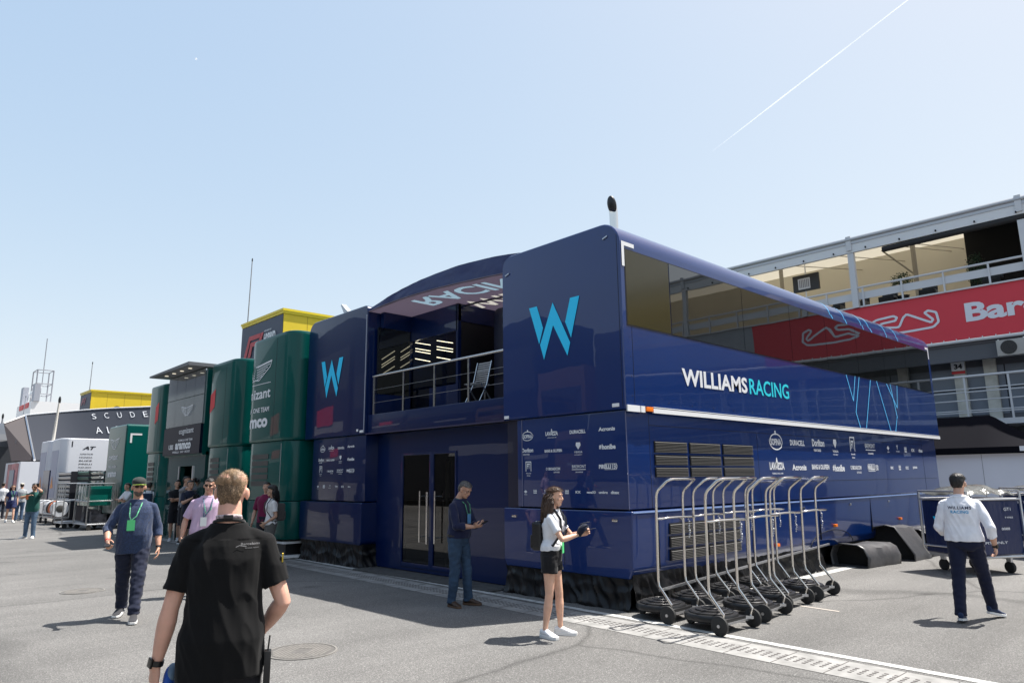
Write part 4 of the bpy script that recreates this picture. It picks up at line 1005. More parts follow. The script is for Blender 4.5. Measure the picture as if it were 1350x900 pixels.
# ------------------------------------------------------------------ green motorhomes
def unit_profile(xf, y0, y1, x1, r, n=8, rf=None):
    """plan outline with rounded front corners (front faces -x)"""
    p = [(x1, y0)]
    for k in range(n + 1):
        a = R(270 - 90 * k / n); p.append((xf + r + r * math.cos(a), y0 + r + r * math.sin(a)))
    for k in range(n + 1):
        a = R(180 - 90 * k / n); q = rf or r; p.append((xf + q + q * math.cos(a), y1 - q + q * math.sin(a)))
    p.append((x1, y1)); return p
M_sil = mat('silver_strip', (.6, .62, .64), .3, metal=.7)
def green_unit(lb, y0, y1, top, xf=7.36, rr=.5, rf=.85, wings=True, vents=True, redflag=None, mouth=2.66):
    t = thing('green_motorhome', lb, 'motorhome', (xf, (y0 + y1) / 2, 0))
    m = MB(); m.prism(unit_profile(xf, y0, y1, 21, rr, rf=rf), XY, mouth, top); m.build('upper_body', M_green, t, bevel=.09, seg=4, angle=60)
    m = MB(); m.prism(unit_profile(xf + .05, y0 + .03, y1 - .03, 21, rr * .97, rf=rf), XY, 1.28, mouth - .005); m.build('middle_body', M_green, t, bevel=.02, angle=60)
    m = MB(); m.prism(unit_profile(xf + .04, y0 + .02, y1 - .02, 21, rr, rf=rf), XY, .42, 1.27); m.build('lower_body', M_green, t, bevel=.04, angle=60)
    m = MB(); m.box(xf + 1.0, 20.5, y0 + .2, y1 - .2, .1, .42); m.build('chassis', M_black, t)
    # window on the side facing the camera
    m = MB(); m.box(xf + .95, 20, y0 - .006, y0 + .0, 3.75, 4.85); m.build('side_window', M_glass_dark, t)
    m = MB(); m.box(xf + .93, 20, y0 - .01, y0, 3.70, 3.75); m.box(xf + .9, xf + .95, y0 - .01, y0, 4.95, top - .14); m.box(xf + .95, 20, y0 - .012, y0, 4.92, 4.97); m.box(xf + .95, 20, y0 - .01, y0, mouth - .01, mouth + .02); m.build('side_trim', M_sil, t)
    m = MB()
    m.box(xf - .002, xf + .02, y0 + (y1 - y0) * .28, y0 + (y1 - y0) * .28 + .012, mouth + .05, top - .12); m.box(xf + .55, xf + .56, y0 - .002, y0 + .02, mouth + .02, top - .15); m.box(xf + .95, xf + .96, y0 - .002, y0 + .02, mouth, 3.7)
    m.build('panel_seam', M_seam, t)
    if vents:
        for k in range(5):
            m = MB(); z = 1.62 + k * .16
            m.box(xf + .038, xf + .06, y0 + (y1 - y0) * .38, y1 - rf * 1.02, z, z + .11); m.build('vent_grille', M_grille, t)
    m = MB(); m.box(xf + .045, xf + .06, y0 + rr, y0 + rr + .01, 1.3, 2.6); m.build('panel_edge', M_sil, t)
    return t
gu_a = green_unit('tall green motorhome with wing emblem and white lettering, right next to the navy trailer', 15.46, 18.15, 5.28, 7.38, .36, .75)
def FU(u, v, w):   # wraps round the far rounded corner
    yc, r = 18.15 - .75, .75
    if u <= yc: return (7.38 - w, u, v)
    a = min((u - yc) / r, 1.57); return (7.38 + r - (r + w) * math.cos(a), yc + (r + w) * math.sin(a), v)
def wings(uc, vc, w_, h_):
    P = []
    for s in (-1, 1):
        for k in range(6):
            z = vc + h_ * (.42 - k * .15); L = w_ * (.5 - .06 * k)
            P += linepoly([(uc + s * w_ * .04, z - h_ * .12), (uc + s * L * .6, z), (uc + s * L, z + h_ * .08)], h_ * .045)
        P += linepoly([(uc, vc + h_ * .35), (uc + s * w_ * .5, vc + h_ * .55), (uc + s * w_ * .46, vc + h_ * .2), (uc + s * w_ * .12, vc - h_ * .5), (uc, vc - h_ * .45)], h_ * .06)
    return P
P = wings(17.35, 4.42, 1.8, .42) + [rectp(16.45, 4.10, .55, .015), rectp(17.0, 4.10, .55, .015),
    dict(t='cognizant', u=18.35, v=3.66, w=1.9, h=.32, dir=-1, bold=.02), dict(t='FORMULA ONE TEAM', u=18.3, v=3.40, w=1.82, h=.12, dir=-1), dict(t='aramco', u=18.35, v=3.02, w=1.82, h=.23, dir=-1, bold=.05)]
lettering(P, FU, M_logo, gu_a, 'lettering', proud=.006)
gu_b = green_unit('middle green motorhome with dark side window and red flag mark, left of the lettered one', 18.72, 21.2, 5.03, 7.42, .38, .9)
lettering([{'poly': [(20.45, 3.62), (20.12, 3.80), (20.12, 4.30), (20.45, 4.15)]}], FRONT(7.42), M_red, gu_b, 'red_flag', proud=.006)
gu_c = green_unit('green motorhome with red mark standing left of the grey glass front', 24.3, 26.75, 4.93, 7.42, .5, .9)
lettering([{'poly': [(25.35, 3.62), (25.05, 3.75), (25.05, 4.35), (25.35, 4.2)]}], FRONT(7.42), M_red, gu_c, 'red_flag', proud=.006)
# centre
t = thing('glass_hospitality_front', 'grey glass fronted hospitality building with dark lettered screen and flat overhanging roof, between green motorhomes', 'building', (8.0, 22.7, 0))
XG = 7.47
m = MB(); m.box(XG + .05, 20, 21.1, 24.4, 2.5, 5.05); m.build('upper_wall', M_green, t)
M_mir = mat('mirror_glass', (.42, .46, .50), .06, metal=.85, bump=.05, bscale=.8, detail=1)
for j, (a, b) in enumerate(((4.28, 5.02), (3.42, 4.26))):
    for k in range(4):
        y = 21.15 + k * .8; m = MB(); m.box(XG, XG + .05, y, y + .785, a, b); m.build('glass_panel', M_mir, t)
m = MB(); m.box(XG - .03, XG + .05, 21.15, 24.35, 2.55, 3.40); m.build('sign_board', mat('sign_navy', (.006, .008, .022), .4, spec=.15), t)
lettering(wings(22.4, 3.85, .95, .28) + [dict(t='cognizant', u=22.95, v=3.12, w=1.25, h=.21, dir=-1, bold=.01), dict(t='FORMULA ONE TEAM', u=22.95, v=2.94, w=1.2, h=.07, dir=-1),
           dict(t='aramco', u=23.2, v=2.70, w=1.35, h=.2, dir=-1, bold=.05), dict(t='UBS', u=23.8, v=2.72, w=.42, h=.15, dir=-1, bold=.03), dict(t='PIRELLI  SAP  BOSS', u=23.4, v=2.60, w=1.5, h=.06, dir=-1)], FRONT(XG - .03), M_logo, t, 'lettering', proud=.006)
m = MB(); m.prism([(21.0, 5.05), (24.6, 5.05), (24.6, 5.10), (21.0, 5.15)], FRONT(XG), -6, .55); m.build('roof_overhang', mat('overhang', (.12, .125, .135), .5), t)
m = MB()
for y in (21.6, 22.3, 23.0, 23.7): m.lathe([(.05, 0), (.06, -.015), (.01, -.015)], 12, (XG - .3, y, 5.048))
m.build('downlight', mat('downlight', (1, .9, .7), .5, emit=.4), t)
m = MB(); m.box(XG + .15, XG + .3, 21.1, 22.0, 0, 2.6); m.box(XG + .15, XG + .3, 23.2, 24.4, 0, 2.6); m.box(XG + .15, XG + .3, 22.0, 23.2, 2.2, 2.6); m.build('lower_wall', mat('green_glass', (.02, .07, .065), .08, coat=1), t)
m = MB(); m.box(XG + 1.5, XG + 1.6, 21.1, 24.4, 0, 2.6); m.build('doorway_depth', mat('warm_dark', (.03, .02, .012), .7), t)
m = MB(); m.box(XG + .12, XG + .15, 21.98, 22.04, 0, 2.2); m.box(XG + .12, XG + .15, 23.16, 23.22, 0, 2.2); m.build('door_frame', M_sil, t)
# white access steps right of the green motorhome
t = thing('access_step', 'white edged metal step at the foot of the lettered green motorhome', 'step', (8.2, 16.2, 0))
m = MB(); m.box(7.5, 8.6, 15.6, 18.2, .32, .37); m.box(7.35, 8.6, 15.45, 18.4, .02, .07); m.build('tread', M_white, t, bevel=.01)
m = MB(); m.box(7.6, 8.5, 15.7, 18.1, .07, .32); m.build('riser', M_black, t)
# exhausts on green units
for (x, y, z, h_, lb, p) in ((8.6, 20.0, 5.0, .42, '', gu_b), (8.6, 25.5, 4.9, .26, '', gu_c)):
    m = MB(); m.tube([(x, y, z), (x, y, z + h_ * .7), (x - .06, y, z + h_)], [.07, .07, .075], 12); m.build('exhaust_pipe', M_chrome, p, smooth=True)
    m = MB(); m.ell((x - .085, y, z + h_ + .02), (.05, .07, .08), 10, 8); m.build('exhaust_mouth', M_black, p, smooth=True)

# far green trailer with slanted lettering
t = thing('green_trailer', 'single-deck green trailer with wing emblem and corner bracket, far left behind the metal carts', 'trailer', (7.9, 31.5, 0))
m = MB(); m.prism(crown(30.4, 32.9, .5, 3.98, .1, .1), AXX, 7.9, 21); m.build('body', M_green, t, bevel=.12, seg=3, angle=60)
m = MB(); m.box(8.3, 20, 30.6, 32.7, .1, .5); m.build('chassis', M_black, t)
lettering(wings(31.9, 3.25, 1.25, .4) + [dict(t='cognizant', u=32.55, v=2.55, w=1.25, h=.3, dir=-1, bold=.02), dict(t='FORMULA ONE TEAM', u=32.5, v=2.3, w=1.1, h=.1, dir=-1), dict(t='aramco', u=32.5, v=1.95, w=1.2, h=.2, dir=-1, bold=.05)], FRONT(7.9), M_logo, t)
lettering([rectp(8.05, 3.55, .42, .07), rectp(8.05, 3.25, .07, .35)], SIDE(30.4), M_white, t, 'corner_bracket')

# ------------------------------------------------------------------ yellow container towers
def tower(lb, x0, x1, y0, y1, z1, zb, txt):
    t = thing('container_tower', lb, 'container', (x0, y0, 0))
    m = MB(); m.box(x0 + .0, x1, y0, y1, zb, z1); m.build('cladding', M_yellow, t)
    m = MB(); m.box(x0 + .1, x1, y0 + .1, y1 - .1, 0, zb); m.build('base_stack', M_slate, t)
    m = MB(); m.box(x0 - .02, x0 + .0, y0 + .03, y1, zb - 2, z1 - .12); m.build('front_panel', M_slate, t)
    m = MB(); m.box(x0 - .08, x1, y0 - .08, y1 + .05, z1, z1 + .10); m.box(x0 - .05, x1, y0 - .05, y1, z1 - .10, z1 - .001); m.build('roof_trim', mat('yellow_trim', (.80, .60, .02), .4), t)
    m = MB()
    for x in np.arange(x0 + 1.05, x1, 1.15): m.box(x, x + .02, y0 - .004, y0 + .01, zb, z1 - .1)
    m.build('panel_joint', mat('yellow_joint', (.42, .28, .01), .6), t)
    return t
t = tower('yellow clad container tower with dark red and white lettered front, behind the green motorhomes', 12.5, 20, 27.0, 31.15, 8.62, 6.4, '')
FY = FRONT(12.475)
lettering([{'poly': [(30.75, 7.05), (30.25, 8.0), (29.05, 8.0), (29.15, 7.80), (30.1, 7.80), (30.45, 7.05)]}, {'poly': [(30.3, 7.05), (30.05, 7.70), (29.25, 7.70), (29.38, 7.50), (29.85, 7.50), (30.0, 7.05)]}, {'poly': [(29.6, 7.05), (29.0, 8.0), (28.75, 8.0), (29.3, 7.05)]}], FY, mat('dull_red', (.50, .05, .06), .5), t, 'racing_logo', proud=.03)
lettering([dict(t='POWERED BY', u=28.7, v=7.98, w=.7, h=.07, dir=-1, bold=.02), dict(t='HYBRID', u=28.75, v=7.45, w=1.15, h=.45, dir=-1, bold=.05, shear=.2), dict(t='technology', u=28.3, v=7.25, w=.65, h=.12, dir=-1), dict(t='FIA', u=30.8, v=6.70, w=.3, h=.22, dir=-1), dict(t='FORMULA 1 WORLD CHAMPIONSHIP', u=30.45, v=6.83, w=1.3, h=.10, dir=-1), dict(t='OFFICIAL LOGISTICS', u=30.45, v=6.70, w=1.0, h=.07, dir=-1), rectp(29.3, 6.45, 1.6, .02)], FY, M_logo, t, 'lettering', proud=.03)
t = tower('low yellow container tower with round black mark above the charcoal awning, far left', 12.5, 30, 57.9, 61, 8.28, 6.6, '')
m = MB(); m.lathe([(.02, 0), (.28, 0), (.28, .03), (.02, .03)], 24, (14.25, 57.87, 7.0), 'y'); m.build('round_sign', M_black, t)
lettering([dict(t='AWS', u=14.1, v=6.93, w=.3, h=.12)], SIDE(57.86), M_yellow, t, 'lettering')
lettering([dict(t='F1', u=60.5, v=7.4, w=1.3, h=.5, dir=-1, bold=.05, shear=.3)], FRONT(12.48), mat('dull_red2', (.45, .12, .14), .5), t, 'racing_logo', proud=.03)
# masts
def mast(lb, x, y, z0, z1, r=.03, lean=0.0, col=M_alu):
    t = thing('antenna_mast', lb, 'mast', (x, y, z0))
    m = MB(); m.tube([(0, 0, 0), (lean * .5, 0, (z1 - z0) * .5), (lean, 0, z1 - z0)], [r, r * .8, r * .5], 8); m.build('pole', col, t, world=False)
    m = MB(); m.ell((lean, 0, z1 - z0), (r * .8, r * .8, r * 2.5), 8, 6); m.build('tip', M_black, t, world=False)
M_mast = mat('mast_grey', (.22, .23, .26), .5)
mast('thin tall grey antenna mast rising behind the yellow container tower with red lettering', 14, 34.6, 0, 12.95, .045, .15, M_mast)
mast('thin antenna mast behind the low yellow container tower at far left', 14, 66.0, 0, 11.5, .05, .1, M_mast)
mast('faint thin antenna mast left of the broadcast tower', 14, 96, 0, 11.4, .05, .2, M_mast)
mast('pale slanted flue pole rising before the charcoal awning', 8.3, 43.9 + 2.2, 3.6, 6.3, .09, .12, mat('flue_pale', (.5, .47, .42), .5))
mast('short dark pole at the roof edge of the farthest building', 10.5, 82, 5.0, 8.0, .12, 0, M_mast)

# ------------------------------------------------------------------ white trailers
M_wtr = mat('white_trailer', (.66, .68, .73), .45, var=.03, vscale=.5)
M_wtr_f = mat('white_trailer_front', (.42, .47, .60), .35)
def wtrailer(lb, y0, letters=True):
    t = thing('white_trailer', lb, 'trailer', (8.0, y0 + 1.25, 0))
    m = MB(); m.prism(unit_profile(8.0, y0, y0 + 2.45, 21.6, .42), XY, .9, 4.0); m.build('body', M_wtr, t, bevel=.08, seg=3, angle=60)
    m = MB(); m.box(8.5, 21, y0 + .2, y0 + 2.2, .3, .9); m.build('chassis', M_black, t)
    m = MB(); m.prism([(y0 + .5, 1.0), (y0 + 2.0, 1.0), (y0 + 2.0, 3.4), (y0 + .5, 3.4)], FRONT(8.0), 0, .012); m.build('nose_graphic', mat('nose_blue_' + str(int(y0)), (.30, .33, .45), .4), t)
    if letters:
        lettering([dict(t='AT', u=8.95, v=3.42, w=.62, h=.18, bold=.05, shear=.3)] + [dict(t=s_, u=8.85, v=3.16 - .17 * i, w=.6, h=.07, bold=.02) for i, s_ in enumerate(('ALPHATAURI', 'HONDA', 'BUZZ', 'PIRELLI', 'FLEX-BOX', 'EPICOR', 'RAVENOL', 'RIEDEL'))], SIDE(y0), mat('dark_vinyl', (.02, .02, .03), .5), t, 'sponsor_lettering')
        lettering([rectp(8.45, 3.55, .05, .3)], SIDE(y0), M_seam, t, 'edge_mark')
    lettering([{'poly': [(y0 + .9, 1.5), (y0 + 1.6, 1.45), (y0 + 1.3, 2.1), (y0 + 1.1, 1.7)]}], FRONT(7.985), mat('orange_vinyl', (.75, .30, .10), .5), t, 'orange_graphic')
    return t
wtrailer('white trailer with column of small dark sponsor marks, in front of the charcoal awning', 42.15)
wtrailer('second white trailer half hidden left of the one with sponsor marks', 45.1, False)
t = thing('navy_notice_board', 'upright navy board standing before the white trailers', 'board', (7.4, 41.5, 0))
m = MB(); m.box(7.38, 7.44, 40.9, 42.3, .3, 2.35); m.build('board', M_navy_dark, t); m = MB(); m.box(7.36, 7.46, 41.0, 41.1, 0, .3); m.box(7.36, 7.46, 42.1, 42.2, 0, .3); m.build('leg', M_alu, t)

# ------------------------------------------------------------------ charcoal awning hospitality
t = thing('awning_hospitality', 'charcoal hospitality building with leaning lettered upper wall and thin white roof edge, far left', 'building', (9, 60, 0))
M_char = mat('charcoal_mesh', (.026, .030, .042), .7, bump=.2, bscale=2)
M_char2 = mat('brown_mesh', (.040, .032, .034), .7)
C0b, C1b = (9.0, 54.8, 3.2), (9.0, 60.0, 6.45)
top = [(9.0, 60.0, 6.45), (11.2, 58.6, 6.72), (13.2, 56.2, 6.72 + .15), (15.2, 53.5, 6.9), (18, 50.2, 7.0)]
bot = [(9.0, 54.8, 3.2), (11.2, 53.6, 3.2), (13.2, 51.6, 3.2), (15.2, 49.2, 3.2), (18, 46.2, 3.2)]
def catm(P, s_):
    n = len(P) - 1; q = min(max(s_, 0), .99999) * n; i = int(q); f = q - i
    a, b, c, d = [Vector(P[min(max(k, 0), n)]) for k in (i - 1, i, i + 1, i + 2)]
    return .5 * ((2 * b) + (c - a) * f + (2 * a - 5 * b + 4 * c - d) * f * f + (3 * b - a - 3 * c + d) * f ** 3)
def awn(s_, h, out=0.0):
    p = catm(bot, s_).lerp(catm(top, s_), h); return (p.x - out * .45, p.y - out * .8, p.z + out * .4)
m = MB(); m.grid(40, 6, lambda u, v: awn(u, v)); m.grid(40, 1, lambda u, v: (lambda p: (p[0] + 1.5 * v, p[1] + 3 * v, p[2]))(awn(u, 1.0)))
m.build('upper_wall', M_char, t, smooth=True)
m = MB(); m.add([(7.6, 58.57, 5.72), (9.0, 60.0, 6.45), (9.0, 54.8, 3.2), (7.9, 55.8, 3.15), (8.8, 66, 5.72), (10, 66, 6.45), (10, 60, 3.2), (9, 60, 3.15)], [(0, 1, 2, 3), (0, 4, 5, 1), (3, 2, 6, 7), (0, 3, 7, 4)]); m.build('leaning_wall', M_char2, t)
m = MB()
m.tube([(lambda p: (p[0], p[1] - .05, p[2] + .03))(awn(k / 30, 1)) for k in range(31)], .05, 6)
m.tube([(7.6, 58.5, 5.76), (9, 59.95, 6.48)], .05, 6); m.build('roof_edge', M_white, t)
m = MB(); m.tube([(8.97, 54.7, 3.2), (8.97, 59.9, 6.45)], .07, 6); m.build('corner_post', M_alu, t)
for (ch, u, h, w_, hh) in (('S', .40, .80, .028, .13), ('C', .475, .80, .03, .13), ('U', .555, .80, .03, .13), ('D', .635, .80, .03, .13), ('E', .71, .80, .025, .13), ('A', .40, .50, .045, .15), ('L', .47, .50, .03, .15), ('F', .525, .50, .03, .15), ('A', .585, .50, .045, .15)):
    lettering([dict(t=ch, u=u, v=h, w=w_ * .85, h=hh * .85, bold=-.012)], lambda a_, b_, c_: awn(a_, b_, .06), M_logo, t, 'letter', proud=0)
lettering([dict(t='S /M', u=58.0, v=4.25, w=1.6, h=.35, dir=-1)], lambda a, b, c: (8.05 + (58.0 - a) * .08 - c, 56.2 + (b - 3.2) * 1.0 - (58 - a) * .5 * .4 - .4, b), mat('faint_vinyl', (.22, .20, .20), .5), t, 'faint_lettering')
m = MB(); m.box(8.2, 8.6, 54.4, 60, 0, 3.1); m.box(8.6, 12, 54.4, 54.8, 0, 3.1); m.build('lower_wall', M_wtr, t)
m = MB(); m.box(8.17, 8.2, 55.0, 58.9, 0.9, 3.0); m.build('red_graphic', mat('coral_graphic', (.50, .17, .19), .5, var=.55, vscale=1.1), t)
m = MB(); m.box(8.12, 8.17, 56.0, 57.6, 0, 2.6); m.build('grey_door', mat('door_grey', (.20, .25, .32), .4), t)

t = thing('dark_hall', 'dark curved hall with black open front at the far left edge', 'building', (8, 70, 0))
m = MB(); pr = [(66, 0), (66, 4.5)] + [(66 + 9 * (1 - math.cos(a)), 4.5 + 2.3 * math.sin(a)) for a in np.linspace(0, math.pi / 2, 8)] + [(75, 0)]
m.prism(pr, FRONT(8.2), -14, 0); m.build('shell', mat('hall_dark', (.05, .055, .065), .5), t)
m = MB(); m.box(8.10, 8.2, 67, 74, 0, 4.6); m.build('opening', mat('hall_shade', (.004, .004, .004), .9), t)  # black sheet painted as the dark inside of the hall
m = MB(); m.box(8.0, 8.1, 72.5, 80, 0, 3.4); m.box(8.03, 8.1, 66, 72, 1.9, 2.05); m.build('red_panel', mat('hall_red', (.55, .03, .05), .5), t)
m = MB(); m.tube([(7.9, 66, 0), (8.0, 66, 5.2)], .12, 8); m.build('pillar', M_alu, t)

# broadcast tower
t = thing('broadcast_tower', 'white broadcast cabins with aerials and scaffold on top, behind the charcoal awning', 'broadcast equipment', (20, 122, 0))
m = MB(); m.box(18, 26, 117, 128, 8, 13.0); m.build('white_cabin', M_white, t)
m = MB()
for (x, y, a, b) in ((19, 121.2, 13, 18), (19, 124.4, 13, 18), (21, 121.2, 13, 18), (21, 124.4, 13, 18)): m.tube([(x, y, a), (x, y, b)], .09, 6)
for z in (14.5, 16, 18): m.tube([(19, 121.2, z), (19, 124.4, z), (21, 124.4, z), (21, 121.2, z), (19, 121.2, z)], .07, 6)
m.tube([(19, 121.2, 13), (19, 124.4, 16)], .06, 6); m.tube([(19, 124.4, 13), (19, 121.2, 16)], .06, 6); m.tube([(20, 123, 16), (20, 123, 23)], .06, 6)
m.build('scaffold', M_mast, t)
for (y, z, r) in ((126.5, 14.4, .8), (123, 14.5, .7), (119, 14.2, .9), (117.6, 14.6, .7)):
    m = MB(); m.lathe([(.05, .0), (r * .6, .12), (r, .4), (r * .95, .4), (r * .5, .14)], 18, (18.6, y, z), 'x'); m.build('dish', M_white, t, smooth=True)
M_rack = mat('rack', (.35, .37, .42), .5)
m = MB(); m.box(18.2, 18.9, 125.8, 127.6, 13, 15.8); m.build('rack', M_rack, t); m = MB(); m.box(18.2, 18.9, 116.8, 118.4, 13, 15.4); m.build('rack', M_rack, t)
m = MB(); m.box(17.9, 18.0, 122.5, 125.5, 12.2, 12.9); m.box(17.9, 18.0, 118.6, 121.5, 12.2, 12.9); m.build('red_board', M_red, t)

# ------------------------------------------------------------------ carts and racks at the left
def cage_cart(lb, loc, rz, L, W, H, fill):
    t = thing('metal_cage_cart', lb, 'cart', loc, rz, group='metal carts in front of the green trailer')
    m = MB(); r = .022
    for x in (-L / 2, L / 2):
        for y in (-W / 2, W / 2): m.tube([(x, y, .18), (x, y, H)], r, 6)
        for z in (.2, H * .62, H): m.tube([(x, -W / 2, z), (x, W / 2, z)], r, 6)
    for y in (-W / 2, W / 2):
        for z in (.2, H * .62, H): m.tube([(-L / 2, y, z), (L / 2, y, z)], r, 6)
    for k in range(1, 4): m.tube([(-L / 2, -W / 2 + W * k / 4, H * .62), (-L / 2, -W / 2 + W * k / 4, H)], r * .6, 5)
    m.build('frame', M_alu, t, world=False)
    m = MB(); m.box(-L / 2 + .04, L / 2 - .04, -W / 2 + .04, W / 2 - .04, .2, .26); m.build('shelf', M_alu, t, world=False)
    if fill:
        m = MB(); m.box(-L / 2 + .06, L / 2 - .06, -W / 2 + .06, W / 2 - .06, H * .52, H * .95); m.build('green_crate', M_green2, t, world=False, bevel=.02)
        q = random.Random(int(loc[1] * 10)); M_goods = mat('goods', (.05, .05, .06), .6, var=.9, vscale=6)
        for k in range(9):
            m = MB(); x = q.uniform(-L / 2 + .2, L / 2 - .2); y = q.uniform(-W / 2 + .15, W / 2 - .15); s_ = q.uniform(.08, .14); m.box(x - s_, x + s_, y - s_, y + s_, .27 + .001 * k, .27 + q.uniform(.2, .42)); m.build('packed_box', M_goods, t, world=False)
    for x in (-L / 2 + .12, L / 2 - .12):
        for y in (-W / 2 + .08, W / 2 - .08):
            m = MB(); m.lathe([(.02, -.025), (.085, -.025), (.09, 0), (.085, .025), (.02, .025)], 14, (x, y, .09), 'y'); m.build('wheel', M_rubber, t, world=False)
cage_cart('tall empty silver cage cart nearest to the street, beside its loaded neighbour', (6.75, 32.9, 0), R(4), .7, 1.0, 1.72, False)
cage_cart('silver cage cart loaded with a green crate, between the empty cage and the trailer', (7.2, 31.2, 0), R(2), .85, 1.7, 1.70, True)
def rack(lb, loc, W, H, z0, col, n):
    t = thing('slatted_rack', lb, 'rack', loc)
    m = MB(); m.box(0, .6, -.03, 0, 0, H); m.box(0, .03, -W, 0, 0, .1); m.box(0, .6, -W - .03, -W, 0, H); m.build('frame', M_seam, t, world=False)
    for k in range(n):
        m = MB(); z = z0 + (H - z0) * k / n; m.bar((-.02, -W / 2, z + (H - z0) / n * .5), (.03, -W / 2, z + (H - z0) / n * .62), W, (H - z0) / n * .55, (0, 0, 1)); m.build('slat', col, t, world=False)
rack('grey slatted rack standing left behind the cage carts', (7.6, 39.9, 0), 2.5, 2.25, .7, M_alu, 8)
rack('green slatted rack standing right behind the cage carts', (7.9, 35.2, 0), 2.2, 2.22, .6, M_green2, 9)
rack('dull green slatted rack between the grey and green racks', (7.85, 37.2, 0), 1.9, 2.25, .7, mat('rack_dull', (.05, .12, .10), .5), 7)
# tyre rack trolley with wheels
def wheelset(lb, loc, n, cols):
    t = thing('tyre_cart', lb, 'cart', loc, group='low carts loaded with wheels')
    m = MB(); m.box(-.3, .3, -n * .2 - .2, n * .2 + .2, .26, .31)
    for y in (-n * .2 - .15, n * .2 + .15): m.tube([(-.32, y, .3), (-.32, y, .95), (.3, y, .95), (.3, y, .3)], .02, 6)
    m.tube([(-.32, -n * .2 - .2, .45), (-.32, n * .2 + .2, .45)], .03, 6); m.build('frame', M_alu, t, world=False)
    for k in range(n):
        y = -n * .2 + .2 + k * .4
        m = MB(); m.lathe([(.16, -.16), (.32, -.15), (.34, -.08), (.34, .08), (.32, .15), (.16, .16)], 22, (0, y, .66), 'y'); w_ = m.build('tyre', M_rubber if cols[k % len(cols)] is None else cols[k % len(cols)], t, world=False, smooth=True)
        m = MB(); m.lathe([(.02, -.17), (.15, -.165), (.17, -.15), (.17, .15), (.15, .165), (.02, .17)], 18, (0, y, .66), 'y'); link('rim', m.mesh('rim', smooth=True), M_grille, w_, False)
    for y in (-n * .2, n * .2):
        m = MB(); m.lathe([(.02, -.03), (.12, -.03), (.12, .03), (.02, .03)], 14, (-.2, y, .13), 'x'); m.build('wheel', M_rubber, t, world=False)
M_bl = mat('tyre_blanket', (.55, .56, .58), .5); M_or = mat('rust_cloth', (.45, .12, .04), .6)
wheelset('low cart of tyres in white and black covers, behind the man in the green shirt', (6.9, 38.7, 0), 4, [M_bl, None, M_bl, None])
wheelset('low cart of tyres in white and rust covers, right of the other one', (6.95, 36.3, 0), 4, [M_bl, M_or, None, M_bl])

# ------------------------------------------------------------------ motorhomes across the lane (they show only as reflections)
def opp(lb, y0, y1, h, col, x=-15):
    t = thing('opposite_motorhome', lb, 'motorhome', (x, (y0 + y1) / 2, 0))
    m = MB(); m.box(x - 8, x, y0, y1, .3, h); m.build('body', col, t, bevel=.1)
    m = MB(); m.box(x - 7, x - .3, y0 + .1, y1 - .1, 0, .3); m.build('chassis', M_black, t)
    m = MB(); m.box(x, x + .01, y0 + .4, y1 - .4, h * .55, h * .82); m.build('window', M_glass_dark, t)
    m = MB(); m.box(x + .005, x + .02, y0 + 1.5, y0 + (y1 - y0) * .5, h * .30, h * .36); m.build('light_stripe', mat('opp_stripe', (.30, .31, .33), .5), t)
    return t
opp('black two-storey motorhome across the lane behind the photographer', -12, 9, 7.5, mat('opp_black', (.010, .010, .012), .5), -11)
opp('dark grey two-storey motorhome across the lane', 10, 21, 8.0, mat('opp_grey', (.05, .055, .06), .5), -11)
opp('dull brown motorhome across the lane between two dark ones', 22, 27, 6.4, mat('opp_sand', (.17, .11, .075), .5), -11)
opp('very dark two-storey motorhome farther along the opposite side of the lane', 28, 44, 10.5, mat('opp_dark', (.010, .011, .015), .5), -12)  # height raised so the navy fronts mirror less sky
opp('tall dark navy building farthest along the opposite side of the lane', 45, 90, 14.0, mat('opp_navy', (.009, .012, .022), .5), -12)  # unseen, made extra tall to darken the trailer reflections

red_ = [o for o in bpy.data.objects if o.name.startswith('opposite_motorhome')][-1]
m = MB(); m.box(-12.0, -11.9, 49.5, 55.5, 4.9, 6.6); m.build('red_board', M_red, red_)
# ------------------------------------------------------------------ vapour trail and moon
def air_mat(name, a):
    m = bpy.data.materials.new(name); m.use_nodes = True; n = m.node_tree.nodes; l = m.node_tree.links
    n.remove(n['Principled BSDF']); b_dummy = None; d1 = n.new('ShaderNodeBsdfDiffuse'); d2 = n.new('ShaderNodeBsdfTranslucent'); b = n.new('ShaderNodeMixShader')
    for q_ in (d1, d2): q_.inputs[0].default_value = (.98, .99, 1, 1)
    l.new(d1.outputs[0], b.inputs[1]); l.new(d2.outputs[0], b.inputs[2])
    tr = n.new('ShaderNodeBsdfTransparent'); mx = n.new('ShaderNodeMixShader')
    tc = n.new('ShaderNodeTexCoord'); no = n.new('ShaderNodeTexNoise'); no.inputs['Scale'].default_value = .0012; no.inputs['Detail'].default_value = 3
    l.new(tc.outputs['Object'], no.inputs[0]); mm = n.new('ShaderNodeMapRange'); mm.inputs['From Min'].default_value = .3; mm.inputs['From Max'].default_value = .7; mm.inputs['To Min'].default_value = a * .3; mm.inputs['To Max'].default_value = a
    l.new(no.outputs['Fac'], mm.inputs[0]); l.new(mm.outputs[0], mx.inputs[0]); l.new(tr.outputs[0], mx.inputs[1]); l.new(b.outputs[0], mx.inputs[2]); l.new(mx.outputs[0], n['Material Output'].inputs[0]); return m
def dirpx(x, y): return (fw + r2 * ((x - 675) / F_PX) - u2 * ((y - 450) / F_PX))
def at_h(x, y, h):
    d = dirpx(x, y); return Vector((0, 0, EYE)) + d * (h / d.z)
a_, b_ = at_h(1210, -10, 5200), at_h(940, 199, 5200)
m = MB(); pts = [a_.lerp(b_, k / 24) for k in range(25)]; m.tube(pts, [(7 + 7 * k / 24) * (1 if k < 14 else (25 - k) / 11) for k in range(25)], 12)
